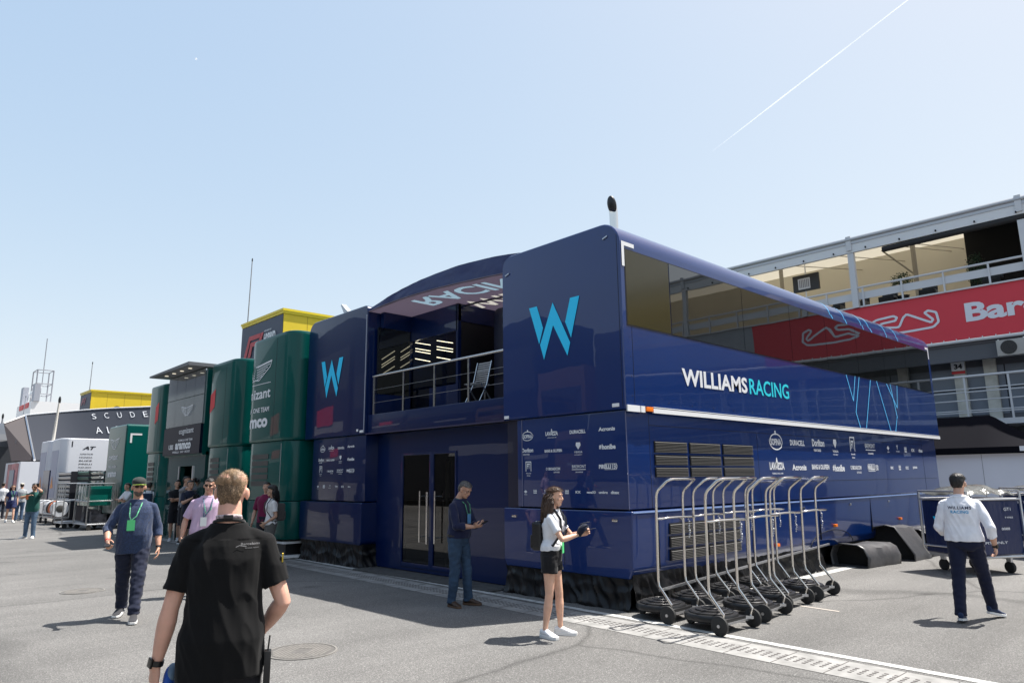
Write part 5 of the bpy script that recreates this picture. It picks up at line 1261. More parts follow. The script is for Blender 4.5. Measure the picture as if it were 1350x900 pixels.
tag(m.build('vapour_trail', air_mat('vapour', .26), smooth=True), kind='stuff')

c_ = at_h(258.5, 78, 5000); m = MB(); m.ell(tuple(c_), (13, 13, 13), 12, 8); tag(m.build('moon', air_mat('moon_white', .8), smooth=True), kind='structure')
# ------------------------------------------------------------------ people
def V3(*a): return Vector(a)
def ik(a, b, l1, l2, pole):
    d = b - a; L = d.length; mx = (l1 + l2) * .998
    if L > mx: b = a + d * (mx / L); d = b - a; L = mx
    x = (l1 * l1 - l2 * l2 + L * L) / (2 * L); h = math.sqrt(max(0, l1 * l1 - x * x)); u = d.normalized()
    p = Vector(pole); p = (p - u * p.dot(u)); p.normalize()
    return a + u * x + p * h, b
def limb(mb, pts, rad, n=14, ext=True):
    """round tapered limb with ellipse radii and rounded ends"""
    pts = [Vector(p) for p in pts]; rad = [r if isinstance(r, tuple) else (r, r) for r in rad]
    if ext:
        d0 = (pts[0] - pts[1]).normalized(); d1 = (pts[-1] - pts[-2]).normalized()
        r0, r1 = rad[0], rad[-1]
        pts = [pts[0] + d0 * r0[0] * .85, pts[0] + d0 * r0[0] * .5] + pts + [pts[-1] + d1 * r1[0] * .5, pts[-1] + d1 * r1[0] * .85]
        rad = [(r0[0] * .4, r0[1] * .4), (r0[0] * .84, r0[1] * .84)] + rad + [(r1[0] * .84, r1[1] * .84), (r1[0] * .4, r1[1] * .4)]
    rings = []; ref = None
    for i, p in enumerate(pts):
        d = (pts[min(i + 1, len(pts) - 1)] - pts[max(i - 1, 0)]).normalized()
        if ref is None: ref = Vector((1, 0, 0)) if abs(d.x) < .8 else Vector((0, 1, 0))
        x = (ref - d * ref.dot(d)).normalized(); y = d.cross(x); ref = x
        rings.append([p + x * math.cos(2 * math.pi * k / n) * rad[i][0] + y * math.sin(2 * math.pi * k / n) * rad[i][1] for k in range(n)])
    mb.rings(rings)
def oval(z, cx, cy, rx, ry, n=24, e=2.35, tilt=0.0):
    out = []
    for k in range(n):
        a = 2 * math.pi * k / n; c, s_ = math.cos(a), math.sin(a)
        out.append(Vector((cx + rx * math.copysign(abs(c) ** (2 / e), c), cy + ry * math.copysign(abs(s_) ** (2 / e), s_), z + tilt * s_ * ry)))
    return out
HEADR = [(-.006, .014, .068, .045), (.010, .036, .081, .022), (.030, .049, .085, -.012), (.055, .056, .084, -.045), (.080, .064, .083, -.072), (.105, .0695, .081, -.088), (.125, .0725, .080, -.095), (.15, .0755, .087, -.100), (.172, .076, .083, -.101), (.195, .069, .069, -.092), (.212, .052, .047, -.070), (.224, .028, .022, -.040), (.228, .010, .006, -.022)]
def head_shape(mb, M, inflate=0.0, z0=-1, face=True, wide=1.0):
    rr = []
    for z, hw, yf, yb in HEADR:
        if z < z0: continue
        c = (yf + yb) / 2; ry = (yf - yb) / 2 + inflate; rx = hw * wide + inflate; z_ = z + (inflate if z > .2 else 0)
        rr.append([M @ v for v in oval(z_, 0, c, rx, ry, 20, 2.15)])
    mb.rings(rr)
    if face:
        def E(c, r, rot=None):
            m2 = MB(); m2.ell(c, r, 12, 8, rot); mb.add([M @ Vector(v) for v in m2.v], m2.f)
        rr = [[M @ Vector((x * w_, y, z)) for x, y in ((-1, 0), (-.6, .7), (0, 1), (.6, .7), (1, 0), (0, -.6))] for z, w_, y in ()]
        pts = [(0, .083, .128, .008), (0, .092, .108, .010), (0, .101, .090, .0135), (0, .098, .080, .015), (0, .086, .074, .012)]
        limb(mb, [M @ Vector(p[:3]) for p in pts], [p[3] for p in pts], 10)
        for s_ in (-1, 1):
            E((s_ * .012, .093, .081), (.009, .010, .008))
            E((s_ * .082 * wide, -.002, .100), (.011, .019, .034), Matrix.Rotation(R(12) * 1, 3, 'X') @ Matrix.Rotation(R(-s_ * 18), 3, 'Z'))
            E((s_ * .030, .078, .142), (.026, .014, .009))
            E((s_ * .043, .062, .088), (.020, .020, .018))
        E((0, .086, .055), (.023, .010, .007)); E((0, .085, .044), (.020, .010, .008)); E((0, .080, .018), (.018, .012, .012))
def hand(mb, w_, d, nrm, thumb, curl=.5, spread=1.0, sz=1.0, fing=None):
    d = d.normalized(); nrm = (nrm - d * nrm.dot(d)).normalized(); s_ = (thumb - d * thumb.dot(d) - nrm * thumb.dot(nrm)).normalized()
    def ring(o, hw, ht): return [o + s_ * hw * math.cos(2 * math.pi * k / 12) + nrm * ht * math.sin(2 * math.pi * k / 12) for k in range(12)]
    mb.rings([ring(w_ - d * .02, .022 * sz, .018 * sz), ring(w_, .025 * sz, .018 * sz), ring(w_ + d * .03 * sz, .036 * sz, .016 * sz), ring(w_ + d * .07 * sz, .041 * sz, .014 * sz), ring(w_ + d * .092 * sz, .038 * sz, .010 * sz)])
    F = [(.030, .072, .0085), (.010, .080, .0088), (-.011, .075, .0085), (-.031, .060, .0075)]
    for i, (o, L, r) in enumerate(F):
        c = (fing[i] if fing else curl); p = w_ + d * .085 * sz + s_ * o * spread * sz; pts = [p - d * .03 * sz, p]; a = 0; dd = (d + s_ * o * 2.2 * spread).normalized()
        for seg, frac in enumerate((.45, .32, .26)):
            a += c * (.75, .95, .6)[seg]
            p = p + (dd * math.cos(a) + nrm * math.sin(a)) * L * frac * sz; pts.append(p)
        limb(mb, pts, [r * sz, r * sz, r * sz * .97, r * sz * .9, r * sz * .78], 8)
    p = w_ + d * .022 * sz + s_ * .026 * sz; q = p + (d * .62 + s_ * .62 + nrm * .28).normalized() * .040 * sz; q2 = q + (d * .80 + s_ * .30 + nrm * .5).normalized() * .032 * sz; q3 = q2 + (d * .85 + s_ * .05 + nrm * .5).normalized() * .024 * sz
    limb(mb, [p, q, q2, q3], [.014 * sz, .0115 * sz, .010 * sz, .008 * sz], 8)

SKIN = {}
def skin(c):
    if c not in SKIN: SKIN[c] = mat('skin', c, .5, sss=.12, var=.10, vscale=14, bump=.08, bscale=120, bdist=.002)
    return SKIN[c]
CL = {}
def cloth(c, rough=.85, sheen=.15, name='cloth', var=.06):
    k = (c, rough, name)
    if k not in CL: CL[k] = mat(name, c, rough, sheen=sheen, bump=.25, bscale=300, bdist=.001, var=var, vscale=12, spec=.18)
    return CL[k]

def person(label, pos, face, H=1.75, vox=.007, sk=(.55, .31, .21), body=1.0, belly=0.0, female=False, group=None,
           hands=None, poles=None, hstyle=None, feet=None, head=(0, 0, 0), lean=(0, 0), top=None, bottom=None, shoes=None, hair=None, extras=(), handparam=None, hsc=.965):
    t = thing('person', label, 'person', (pos[0], pos[1], 0), face - math.pi / 2, group, H / 1.75)
    t.location.z = 0
    sw = .150 if female else .176
    sw *= body ** .5
    lx, ly = lean
    hip = V3(0, 0, .93)
    feet = feet or (V3(-.10, 0, .085), V3(.10, 0, .085)); toes = (R(8), R(-8))
    if len(feet) == 4: toes = (feet[2], feet[3]); feet = feet[:2]
    S = [V3(-sw + lx, ly - .005, 1.368), V3(sw + lx, ly - .005, 1.368)]
    hands = hands or (V3(-.27, .06, .86), V3(.27, .06, .86)); poles = poles or (V3(-.4, -1, 0), V3(.4, -1, 0))
    arm = []
    for i in range(2):
        e, w_ = ik(S[i], Vector(hands[i]), .29, .255, poles[i]); arm.append((S[i], e, w_))
    leg = []
    for i, s_ in enumerate((-1, 1)):
        hj = V3(s_ * .092, 0, .90); k, a_ = ik(hj, Vector(feet[i]), .416, .402, V3(s_ * .12, 1, 0)); leg.append((hj, k, a_))
    yaw, pit, rol = head
    neck0 = V3(lx, ly - .015, 1.44); hp = V3(lx, ly + .015 + .05 * math.sin(max(0, -pit)), 1.520 - .02 * math.sin(max(0, -pit)))
    Mh = Matrix.Translation(hp) @ Matrix.Rotation(yaw, 4, 'Z') @ Matrix.Rotation(pit, 4, 'X') @ Matrix.Rotation(rol, 4, 'Y') @ Matrix.Scale(hsc, 4)
    tr = [(.84, .10, .085), (.89, .160, .112), (.95, .172, .120), (1.03, .160, .112), (1.12, .150, .106), (1.22, .162, .112), (1.31, .170, .116), (1.37, .158, .103), (1.415, .118, .085), (1.448, .088, .072), (1.474, .070, .064)]
    if female: tr = [(.84, .10, .085), (.89, .165, .115), (.95, .172, .118), (1.03, .145, .10), (1.12, .125, .088), (1.20, .138, .100), (1.29, .150, .118), (1.37, .148, .095), (1.42, .105, .075), (1.45, .075, .062), (1.472, .060, .055)]
    def trk(z):
        q = max(0, min(1, (z - .95) / .5)); return lx * q, ly * q
    def bell(z): return belly * math.exp(-((z - 1.08) / .16) ** 2)
    # body
    mb = MB()
    mb.rings([oval(z, trk(z)[0], trk(z)[1] + bell(z) * .5, (rx * .86 + bell(z) * .4) * body, (ry * .84 + bell(z) * .5) * body) for z, rx, ry in tr])
    nk = .050 if female else .058
    hb = Mh @ V3(0, -.018, .045)
    limb(mb, [neck0 - V3(0, 0, .03), neck0 + V3(0, 0, .03), (neck0 + hb) / 2 + V3(0, -.004, .01), hb], [(nk * 1.35, nk * 1.15), (nk * 1.08, nk * 1.0), nk * .97, nk * .96])
    if not female: limb(mb, [S[0] + V3(.05, 0, -.01), neck0 + V3(-.03, 0, .01), neck0 + V3(.03, 0, .01), S[1] + V3(-.05, 0, -.01)], [.028, .044, .044, .028])
    ak = (.82 if female else 1.0) * body ** .4
    for i in range(2):
        s0, e, w_ = arm[i]; f = (w_ - e).normalized(); u_ = (e - s0).normalized()
        limb(mb, [s0 + V3((.02, -.02)[i], 0, .0), s0 + u_ * .07, s0 + u_ * .16, e - u_ * .03, e, e + f * .05, e + f * .09, e + f * .17, w_ - f * .02, w_ + f * .01], [.040 * ak, .044 * ak, .046 * ak, .041 * ak, .040 * ak, .044 * ak, .043 * ak, .035 * ak, (.026 * ak, .024 * ak), .024 * ak])
        hpz = (handparam[i] if handparam else None) or {}
        sgn = (-1, 1)[i]
        d_ = Vector(hpz.get('d', f)); n_ = Vector(hpz.get('n', (-sgn, .15, 0))); th = Vector(hpz.get('t', (-sgn * .2, 1, .1)))
        hand(mb, w_, d_, n_, th, hpz.get('curl', .45), 1.0, .92 if female else 1.0, hpz.get('f'))
    bare = bottom and bottom.get('short')
    for i in range(2):
        hj, k, a_ = leg[i]; lk = 1.0 if bare else .72; dn = (a_ - k).normalized(); up_ = (k - hj).normalized()
        fl = .94 if female else 1.0
        limb(mb, [hj, hj + up_ * .12, k - up_ * .14, k - up_ * .04, k, k + dn * .06, k + dn * .13, k + dn * .24, a_ - dn * .05, a_ + dn * .01], [x * lk * fl * body ** .3 for x in (.088, .084, .066, .056, .054, .052, .057, .046, .034, .034)])
        ft = V3(-math.sin(toes[i]), math.cos(toes[i]), 0)
        limb(mb, [a_ + V3(0, 0, -.01), a_ + ft * .02 + V3(0, 0, -.025)], [.034, .026])
    head_shape(mb, Mh, wide=.96 if female else 1.0)
    me = remesh(mb, vox, 4 if vox < .006 else 2, .5, 'body')
    link('body', me, skin(sk), t, False)
    # eyes and brows
    def ME(name, fn, m, par=t, smooth=True):
        q = MB(); q.xf = Mh; fn(q); return link(name, q.mesh(name, smooth=smooth), m, par, False)
    if vox < .011:
        for s_ in (-1, 1):
            if not (hair or {}).get('shades'):
                ey = ME('eye', lambda q: q.ell((s_ * .030, .0775, .120), (.0125, .009, .0065), 12, 8), mat_eye)
                link('iris', (lambda q: (setattr(q, 'xf', Mh), q.ell((s_ * .030, .0855, .120), (.0055, .003, .0055), 10, 6), q.mesh('iris'))[2])(MB()), mat_iris, ey, False)
        ME('eyebrow', lambda q: [q.tube([(s_ * .014, .092, .137), (s_ * .030, .091, .142), (s_ * .047, .078, .138)], [.003, .0036, .002], 6) for s_ in (-1, 1)], mat_hair((hair or {}).get('col', (.03, .02, .015))))
        ME('lips', lambda q: q.ell((0, .0915, .0495), (.021, .006, .0075), 12, 6), mat('lips', (sk[0] * .72, sk[1] * .45, sk[2] * .45), .45) if ('lips%s' % str(sk)) not in CL else CL['lips%s' % str(sk)])
    # clothes: top
    if top:
        ty = top['type']; inf = top.get('inf', .014); hem = top.get('hem', .86)
        mb = MB(); vs = top.get('vox', max(vox, .007)); box = top.get('box', 0.0)
        zs = [(hem, .168 + box, .118), (hem + .06, .170 + box, .120)] + [q for q in tr if q[0] > max(.92, hem + .1)]
        rr = []
        for z, rx, ry in zs:
            if z > 1.46: rx, ry = (.074, .066) if not top.get('collar') else (.075, .07)
            bx = box * max(0, min(1, (1.3 - z) / .3)) if z > hem + .07 else 0
            rr.append(oval(z, trk(z)[0], trk(z)[1] + bell(z) * .55, (rx + bx) * body + inf + bell(z) * .45, ry * body + inf + bell(z) * .55 + bx * .35))
        mb.rings(rr)
        for i in range(2):
            s0, e, w_ = arm[i]; u_ = (e - s0).normalized(); f = (w_ - e).normalized(); nb = neck0 + V3((-.05, .05)[i], 0, .0)
            limb(mb, [nb + V3(0, 0, -.016), nb.lerp(s0, .5) + V3(0, 0, -.002), s0], [.042, .047, .056 * ak])
            if ty == 'tee':
                L = top.get('sleeve', .20)
                limb(mb, [s0, s0 + u_ * L * .4, s0 + u_ * L * .8, s0 + u_ * L], [(.060 * ak), (.062 * ak), (.065 * ak), (.067 * ak)], ext=False)
                mb.ell(s0, (.060 * ak, .060 * ak, .058 * ak), 14, 8)
            else:
                L = top.get('fore', .12)
                limb(mb, [s0, s0 + u_ * .12, s0 + u_ * .22, e, e + f * L * .6, e + f * L], [.060 * ak, .061 * ak, .059 * ak, .059 * ak, .056 * ak, .053 * ak], ext=False)
                mb.ell(s0, (.060 * ak, .060 * ak, .058 * ak), 14, 8); mb.ell(e, (.060 * ak,) * 3, 12, 8)
                if ty == 'rolled': limb(mb, [e + f * (L - .05), e + f * (L + .004)], [.056 * ak, .055 * ak], ext=False)
        me = remesh(mb, vs, 5, .5, 'top')
        am = top.get('fold', .006)
        def fn(co, nr):
            sd = pos[0] * 3.1
            z = co[:, 2]
            w1 = nz(co, (6, 6, 2.0), sd) * 1.0 + nz(co, (15, 15, 3.4), sd + 4) * .7
            dg = np.array([noise.noise(Vector((p[0] * 13 + p[2] * 5.5, p[1] * 10, p[2] * 3 - abs(p[0]) * 6 + sd))) for p in co])
            rid = 1 - 2 * np.abs(dg)
            return am * (w1 * .8 + (rid - .6) * .9) * np.where(z > 1.40, .35, 1.0)
        displace(me, fn)
        o = link(top.get('name', 'shirt'), me, top['mat'], t, False)
        if top.get('collar'):
            q = MB(); q.tube([(neck0.x + .066 * math.sin(a), neck0.y + .058 * math.cos(a) + .004, 1.47 - .014 * math.cos(a)) for a in np.linspace(.35, 2 * math.pi - .35, 18)], .012, 8, flat=1.0)
            link('collar', q.mesh('collar', smooth=True), top.get('cmat', top['mat']), t, False)
    if bottom:
        mb = MB(); inf = .012; zw = bottom.get('waist', 1.0); vs = max(vox, .008)
        zz = [(.82, .10, .09), (.87, .165, .118), (.93, .172, .122), (zw, .164, .116)]
        mb.rings([oval(z, trk(z)[0], trk(z)[1], rx * body + inf + bell(z) * .25, ry * body + inf + bell(z) * .25) for z, rx, ry in zz])
        for i in range(2):
            hj, k, a_ = leg[i]; up_ = (k - hj).normalized(); dn = (a_ - k).normalized(); w_ = bottom.get('w', 1.0)
            if bare:
                L = bottom['short']; limb(mb, [hj + V3(0, 0, .03), hj + up_ * L * .5, hj + up_ * L], [.100 * body ** .4, .098 * w_ * body ** .4, .100 * w_ * body ** .4], ext=False)
                if L > .3: pass
            else:
                limb(mb, [hj + V3(0, 0, .02), hj + up_ * .14, k - up_ * .12, k, k + dn * .12, k + dn * .26, a_ + V3(0, 0, .02), a_ + V3(0, -.005, -.035)], [.102 * body ** .5, .096 * w_ * body ** .5, .080 * w_, .074 * w_, .071 * w_, .064 * w_, .062 * w_, .064 * w_], ext=False)
                mb.ell(k, (.074 * w_,) * 3, 12, 8)
        me = remesh(mb, vs, 4, .5, 'bottom')
        am = bottom.get('fold', .006)
        def fn(co, nr):
            sd = pos[1] * 2.3
            w1 = nz(co, (6, 6, 5), sd) * .9 + nz(co, (14, 14, 22), sd + 4) * .9
            return am * w1
        displace(me, fn)
        link(bottom.get('name', 'trousers'), me, bottom['mat'], t, False)
    if shoes:
        for i in range(2):
            hj, k, a_ = leg[i]; ft = V3(-math.sin(toes[i]), math.cos(toes[i]), 0); sd = V3(ft.y, -ft.x, 0); g0 = V3(a_.x, a_.y, a_.z - .085)
            hl = max(0, a_.z - .09)
            def P(f_, s_, z): return g0 + ft * f_ + sd * s_ + V3(0, 0, z - hl * min(1, max(0, (f_ + .06) / .2)) * .9)
            def rg(f_, w_, zb, zt, n=14):
                return [P(f_, w_ * math.cos(2 * math.pi * j / n) * 1.0, zb + (zt - zb) * (.5 + .5 * math.sin(2 * math.pi * j / n))) for j in range(n)]
            mb = MB(); mb.rings([rg(-.075, .018, .03, .075), rg(-.065, .032, .02, .092), rg(-.02, .038, .02, .105), rg(.03, .040, .02, .100), rg(.08, .044, .018, .078), rg(.13, .048, .015, .060), rg(.17, .044, .015, .048), rg(.195, .026, .018, .036)])
            me = remesh(mb, max(.006, vox * .9), 2, .5, 'shoe'); so_ = link('shoe', me, shoes['mat'], t, False)
            q = MB(); out = [(-.078, .02), (-.05, .038), (.0, .040), (.06, .044), (.12, .052), (.165, .048), (.20, .026)]
            poly = [(f_, w_) for f_, w_ in out] + [(f_, -w_) for f_, w_ in out[::-1]]
            q.prism(poly, lambda u, v, z: P(u, v, z), .0, .026 if not shoes.get('thick') else .036)
            link('sole', q.mesh('sole', bevel=.003, angle=30), shoes['sole'], so_, False)
    if hair:
        hm = mat_hair(hair['col'])
        st = hair.get('style', 'short')
        if st != 'bald':
            mb = MB(); g_ = hair.get('vol', .010)
            hl_ = hair.get('line', .168)
            rows = [(.050, .050, -.040, -.082), (.075, .062, -.040, -.098), (.10, .0705, -.030, -.108), (.125, .077, -.010, -.112), (.148, .080, .022, -.114), (hl_, .082, .070, -.114), (.190, .078, .086, -.108), (.207, .066, .074, -.094), (.224, .046, .048, -.070), (.236, .018, .012, -.030)]
            if st == 'cap': rows = rows[:5]
            rr = []
            for z, hw, yf, yb in rows:
                g2 = g_ - .010
                rr.append([Mh @ v for v in oval(z + (g2 if z > .18 else 0), 0, (yf + yb) / 2, hw + g2, (yf - yb) / 2 + g2, 22, 2.2)])
            mb.rings(rr)
            me = remesh(mb, max(.005, vox * .8), 2, .5, 'hair')
            displace(me, lambda co, nr: .004 * nz(co, (60, 60, 30), 3) + .004 * nz(co, (25, 25, 12), 9))
            ho = link('hair', me, hm, t, False)
            n_ = hair.get('strands', 0)
            if n_:
                q = MB(); rr_ = random.Random(5); Mi = Mh.inverted()
                polys = list(me.polygons)
                for _ in range(n_):
                    p = rr_.choice(polys); c = Vector(p.center) + Vector((rr_.gauss(0, .002), rr_.gauss(0, .002), rr_.gauss(0, .002))); n0 = Vector(p.normal)
                    lc = Mi @ c
                    if lc.z > .15: flow = Mh.to_3x3() @ Vector((lc.x * 3 + .25, .9, .15))
                    else: flow = Mh.to_3x3() @ Vector((0, -.1, -1)); side_ = 1
                    flow = (flow - n0 * flow.dot(n0)).normalized(); up__ = lc.z > .15; L = rr_.uniform(.010, .022) * hair.get('len', 1) * (1.25 if up__ else .55)
                    dr = (flow + n0 * (rr_.uniform(.12, .6) if up__ else rr_.uniform(.02, .2)) + Vector((rr_.gauss(0, .25), rr_.gauss(0, .25), rr_.gauss(0, .15)))).normalized()
                    sx = dr.cross(n0).normalized() * rr_.uniform(.0005, .0010)
                    a0 = c - n0 * .001; q.add([a0 - sx, a0 + sx, a0 + dr * L], [(0, 1, 2)])
                link('hair_strands', q.mesh('hair_strands'), mat_hair(hair.get('col2', hair['col'])), ho, False)
            if st == 'long':
                q = MB(); rr_ = random.Random(8); back = hair.get('back', 1.0)
                for _ in range(hair.get('locks', 230)):
                    a = rr_.uniform(R(-98), R(98)) ; a = a if abs(a) > .2 else a
                    r_ = .078; st_ = Vector((math.sin(a) * .075, -math.cos(a) * .10 - .006, rr_.uniform(.07, .165)))
                    p = Mh @ st_; out = (Mh.to_3x3() @ Vector((math.sin(a), -math.cos(a), 0))).normalized()
                    pts = [p]; L = rr_.uniform(.30, .44) * back; ph = rr_.uniform(0, 6.28)
                    for k in range(1, 10):
                        f_ = k / 9
                        pp = Vector(p) + out * (.018 + .030 * math.sin(f_ * 2.2) + .014 * math.sin(f_ * 9 + ph)) + Vector((.012 * math.sin(f_ * 7 + ph), .012 * math.cos(f_ * 8 + ph) - .03 * f_, -L * f_))
                        if pp.z < 1.44: 
                            dv = Vector((pp.x - lx, pp.y - ly, 0)); lim = .115 if pp.z < 1.40 else .10
                            if dv.length < lim + .02: pp += dv.normalized() * (lim + .02 - dv.length)
                        pts.append(pp)
                    q.tube(pts, [.0075, .008, .0075, .007, .007, .0065, .006, .005, .004, .0015], 5, flat=.55)
                link('long_hair', q.mesh('long_hair', smooth=True), hm, ho, False)
            if hair.get('beard'):
                mb = MB(); rr = []
                for z, hw, yf, yb in HEADR[:6]:
                    if z > .066: break
                    rr.append([Mh @ v for v in oval(z - .003, 0, (yf - .02) / 2 + .006, hw + .004, (yf + .02) / 2 + .003, 20, 2.1)])
                mb.rings(rr); link('beard', remesh(mb, .005, 2, .5, 'beard'), mat_hair(hair['beard']), t, False)
            if hair.get('shades'):
                def gl(q):
                    for s_ in (-1, 1):
                        q.prism([(s_ * .008, .128), (s_ * .052, .130), (s_ * .054, .112), (s_ * .044, .103), (s_ * .020, .104), (s_ * .010, .113)], lambda u, v, w_: (u, .098 + w_ - abs(u) * .30 + .004, v), -.003, .002)
                sg = ME('sunglasses', gl, mat_shade, smooth=False)
                def tm(q):
                    for s_ in (-1, 1): q.tube([(s_ * .054, .084, .126), (s_ * .072, .06, .126), (s_ * .078, .0, .122)], .003, 6)
                    q.tube([(-.01, .101, .124), (.01, .101, .124)], .003, 6)
                q = MB(); q.xf = Mh; tm(q); link('frame', q.mesh('frame'), mat_shade, sg, False)
            if hair.get('glasses'):
                def tm(q):
                    for s_ in (-1, 1):
                        q.tube([(s_ * .031 + .021 * math.cos(a), .094 - abs(s_ * .031 + .021 * math.cos(a)) * .2, .118 + .015 * math.sin(a)) for a in np.linspace(0, 2 * math.pi, 15)[:-1]], .0015, 5, closed=True)
                        q.tube([(s_ * .052, .082, .122), (s_ * .074, .05, .124), (s_ * .080, -.01, .116)], .0015, 5)
                ME('spectacles', tm, mat_shade)
            if hair.get('hat'):
                hm_ = hair['hat']
                def dome(q):
                    rows = [(.150, .084, .092, -.112), (.172, .088, .096, -.115), (.195, .086, .092, -.110), (.218, .074, .076, -.092), (.236, .052, .050, -.064), (.246, .018, .012, -.026)]
                    q.rings([oval(z, 0, (yf + yb) / 2, hw, (yf - yb) / 2, 22, 2.1) for z, hw, yf, yb in rows])
                hat = ME('cap', dome, hm_)
                q = MB(); q.xf = Mh
                top_ = [[(.078 * math.cos(a), .075 + (.085) * math.sin(a) ** .9 * 1.0, .154 - .10 * (math.cos(a) ** 2) * .12 - .010 * math.sin(a) + zo) for a in np.linspace(0, math.pi, 15)] for zo in (0, .005)]
                n15 = 15; q.add(top_[0] + top_[1], [tuple(range(n15)), tuple(range(2 * n15 - 1, n15 - 1, -1))] + [(k, (k + 1) % n15, n15 + (k + 1) % n15, n15 + k) for k in range(n15)])
                link('brim', q.mesh('brim'), hair.get('brim', hm_), hat, False)
                if hair.get('trim'):
                    q = MB(); q.xf = Mh; q.tube([(.080 * math.cos(a), .075 + .087 * math.sin(a), .156 - .012 * math.cos(a) ** 2 - .010 * math.sin(a)) for a in np.linspace(0, math.pi, 15)], .003, 6); link('brim_trim', q.mesh('brim_trim'), hair['trim'], hat, False)
    def lanyard(m, badge=None, zb=1.08, yo=.0, bx=0.0, w_=.012):
        yb = trk(zb)[1] + .122 * body + bell(zb) * 1.05 + .026 + yo
        q = MB()
        for s_ in (-1, 1):
            pts = [(lx + s_ * .02, ly - .070, 1.485), (lx + s_ * .066, ly - .03, 1.480), (lx + s_ * .070, ly + .045, 1.468), (lx + s_ * .062, ly + .128 * body, 1.40), (lx + s_ * .040 + bx * .5, max(ly + .155 * body, yb * .98), 1.27), (bx + s_ * .004, yb, zb + .06)]
            q.tube(pts, w_ / 2, 6, flat=.35)
        link('lanyard', q.mesh('lanyard', smooth=True), m, t, False)
        if badge:
            q = MB(); q.box(bx - .045, bx + .045, yb + .002, yb + .006, zb - .07, zb + .06); link('pass_card', q.mesh('pass_card'), badge, t, False)
    info = dict(t=t, arm=arm, Mh=Mh, lx=lx, ly=ly, body=body, leg=leg, neck=neck0)
    for e_ in extras:
        if e_[0] == 'lanyard': lanyard(*e_[1:])
        elif e_[0] == 'watch':
            s0, e, w_ = arm[e_[1]]; f = (w_ - e).normalized(); q = MB(); c = w_ - f * .012
            limb(q, [c - f * .012, c + f * .012], [.031, .031], ext=False); wo = link('watch', q.mesh('watch', smooth=True), M_black, t, False)
            q = MB(); sd = V3((-1, 1)[e_[1]], -.6, 0); sd = (sd - f * sd.dot(f)).normalized(); q.bar(c + sd * .030 - f * .021, c + sd * .030 + f * .021, .036, .011, sd); link('watch_face', q.mesh('watch_face', bevel=.003), mat_shade, wo, False)
        elif e_[0] == 'bracelet':
            s0, e, w_ = arm[e_[1]]; f = (w_ - e).normalized(); q = MB(); c = w_ - f * .012; limb(q, [c - f * .007, c + f * .007], [.030, .030], ext=False); link('bracelet', q.mesh('bracelet', smooth=True), e_[2], t, False)
        elif e_[0] == 'belt':
            q = MB(); q.rings([oval(z, 0, 0, .172 * body + .018 + bell(1.0) * .25, .118 * body + .018 + bell(1.0) * .25) for z in (.955, .99)]); link('belt', q.mesh('belt', smooth=True), M_black, t, False)
    return info
mat_eye = mat('eye_white', (.55, .52, .48), .3); mat_iris = mat('iris_brown', (.03, .018, .01), .2); mat_shade = mat('shades', (.006, .006, .007), .12)
HM = {}
def mat_hair(c):
    if c not in HM: HM[c] = mat('hair_tone', c, .5, var=.35, vscale=60, bump=.5, bscale=120, bdist=.003, stretch=(1, 1, .25))
    return HM[c]
M_lany = mat('green_lanyard', (.10, .36, .20), .6, var=.9, vscale=40); M_badge = mat('green_badge', (.10, .62, .22), .4); M_wbadge = mat('white_badge', (.65, .67, .68), .4)
M_lan2 = mat('dark_lanyard', (.06, .10, .16), .6, var=.8, vscale=60)
M_wsole = mat('white_sole', (.70, .70, .69), .6); M_bsole = mat('brown_sole', (.10, .055, .03), .7)
M_denim = mat('denim', (.022, .050, .095), .85, var=.30, vscale=7, bump=.3, bscale=400, bdist=.001)

def px_face(deg_from_right_toward_cam, x, y):
    """facing angle: 0 = towards picture right, +90 = towards camera"""
    a = math.atan2(y, x)            # away from the camera
    right = a - math.pi / 2
    return right - math.radians(deg_from_right_toward_cam)

# 1 foreground man, seen from behind
p = (1.465, 3.67); fa = math.atan2(p[1], p[0]) - R(4)
man = person('young blond man in plain black t-shirt seen from behind in the foreground', p, fa, 1.82, .0048, (.68, .38, .28), .92,
    hands=(V3(-.285, .05, .815), V3(.175, .17, .93)), poles=(V3(-.35, -1, .1), V3(.7, -.8, 0)), lean=(.0, .02), head=(R(-5), R(2), R(1.5)),
    feet=(V3(-.11, -.12, .11), V3(.11, .16, .085), R(6), R(-6)),
    handparam=({'d': (-.10, .25, -1), 'n': (.75, .6, 0), 't': (.5, 1, 0), 'curl': .7}, {'d': (-.3, .7, -.5), 'n': (-.9, 0, 0), 't': (0, .5, 1), 'curl': .7}),
    top=dict(type='tee', mat=cloth((.0075, .0075, .008), .95, .05, 'black_cotton'), inf=.018, hem=.775, vox=.006, box=.020, sleeve=.205, fold=.010),
    bottom=dict(mat=cloth((.016, .016, .02), .9, .1, 'black_trouser'), w=1.05, fold=.008), shoes=dict(mat=M_black, sole=M_rubber),
    hair=dict(col=(.10, .060, .034), col2=(.30, .20, .115), style='short', vol=.0025, strands=16000, len=.75), extras=(('watch', 0),), hsc=.905)
t = man['t']
q = MB(); q.tube([(.0 + .068 * math.sin(a), .004 + .062 * math.cos(a), 1.478 - .012 * math.cos(a)) for a in np.linspace(0, 2 * math.pi, 25)[:-1]], .008, 8, closed=True); link('collar_rib', q.mesh('collar_rib', smooth=True), cloth((.012, .012, .013), .9, .2, 'black_rib'), t, False)
q = MB(); q.tube([(.062 * math.sin(a), .01 + .066 * math.cos(a), 1.500 - .010 * math.cos(a)) for a in np.linspace(R(115), R(245), 12)], .006, 6); q.tube([(.062 * math.sin(a), .01 + .066 * math.cos(a), 1.492 - .010 * math.cos(a)) for a in np.linspace(R(105), R(255), 12)], .003, 6)
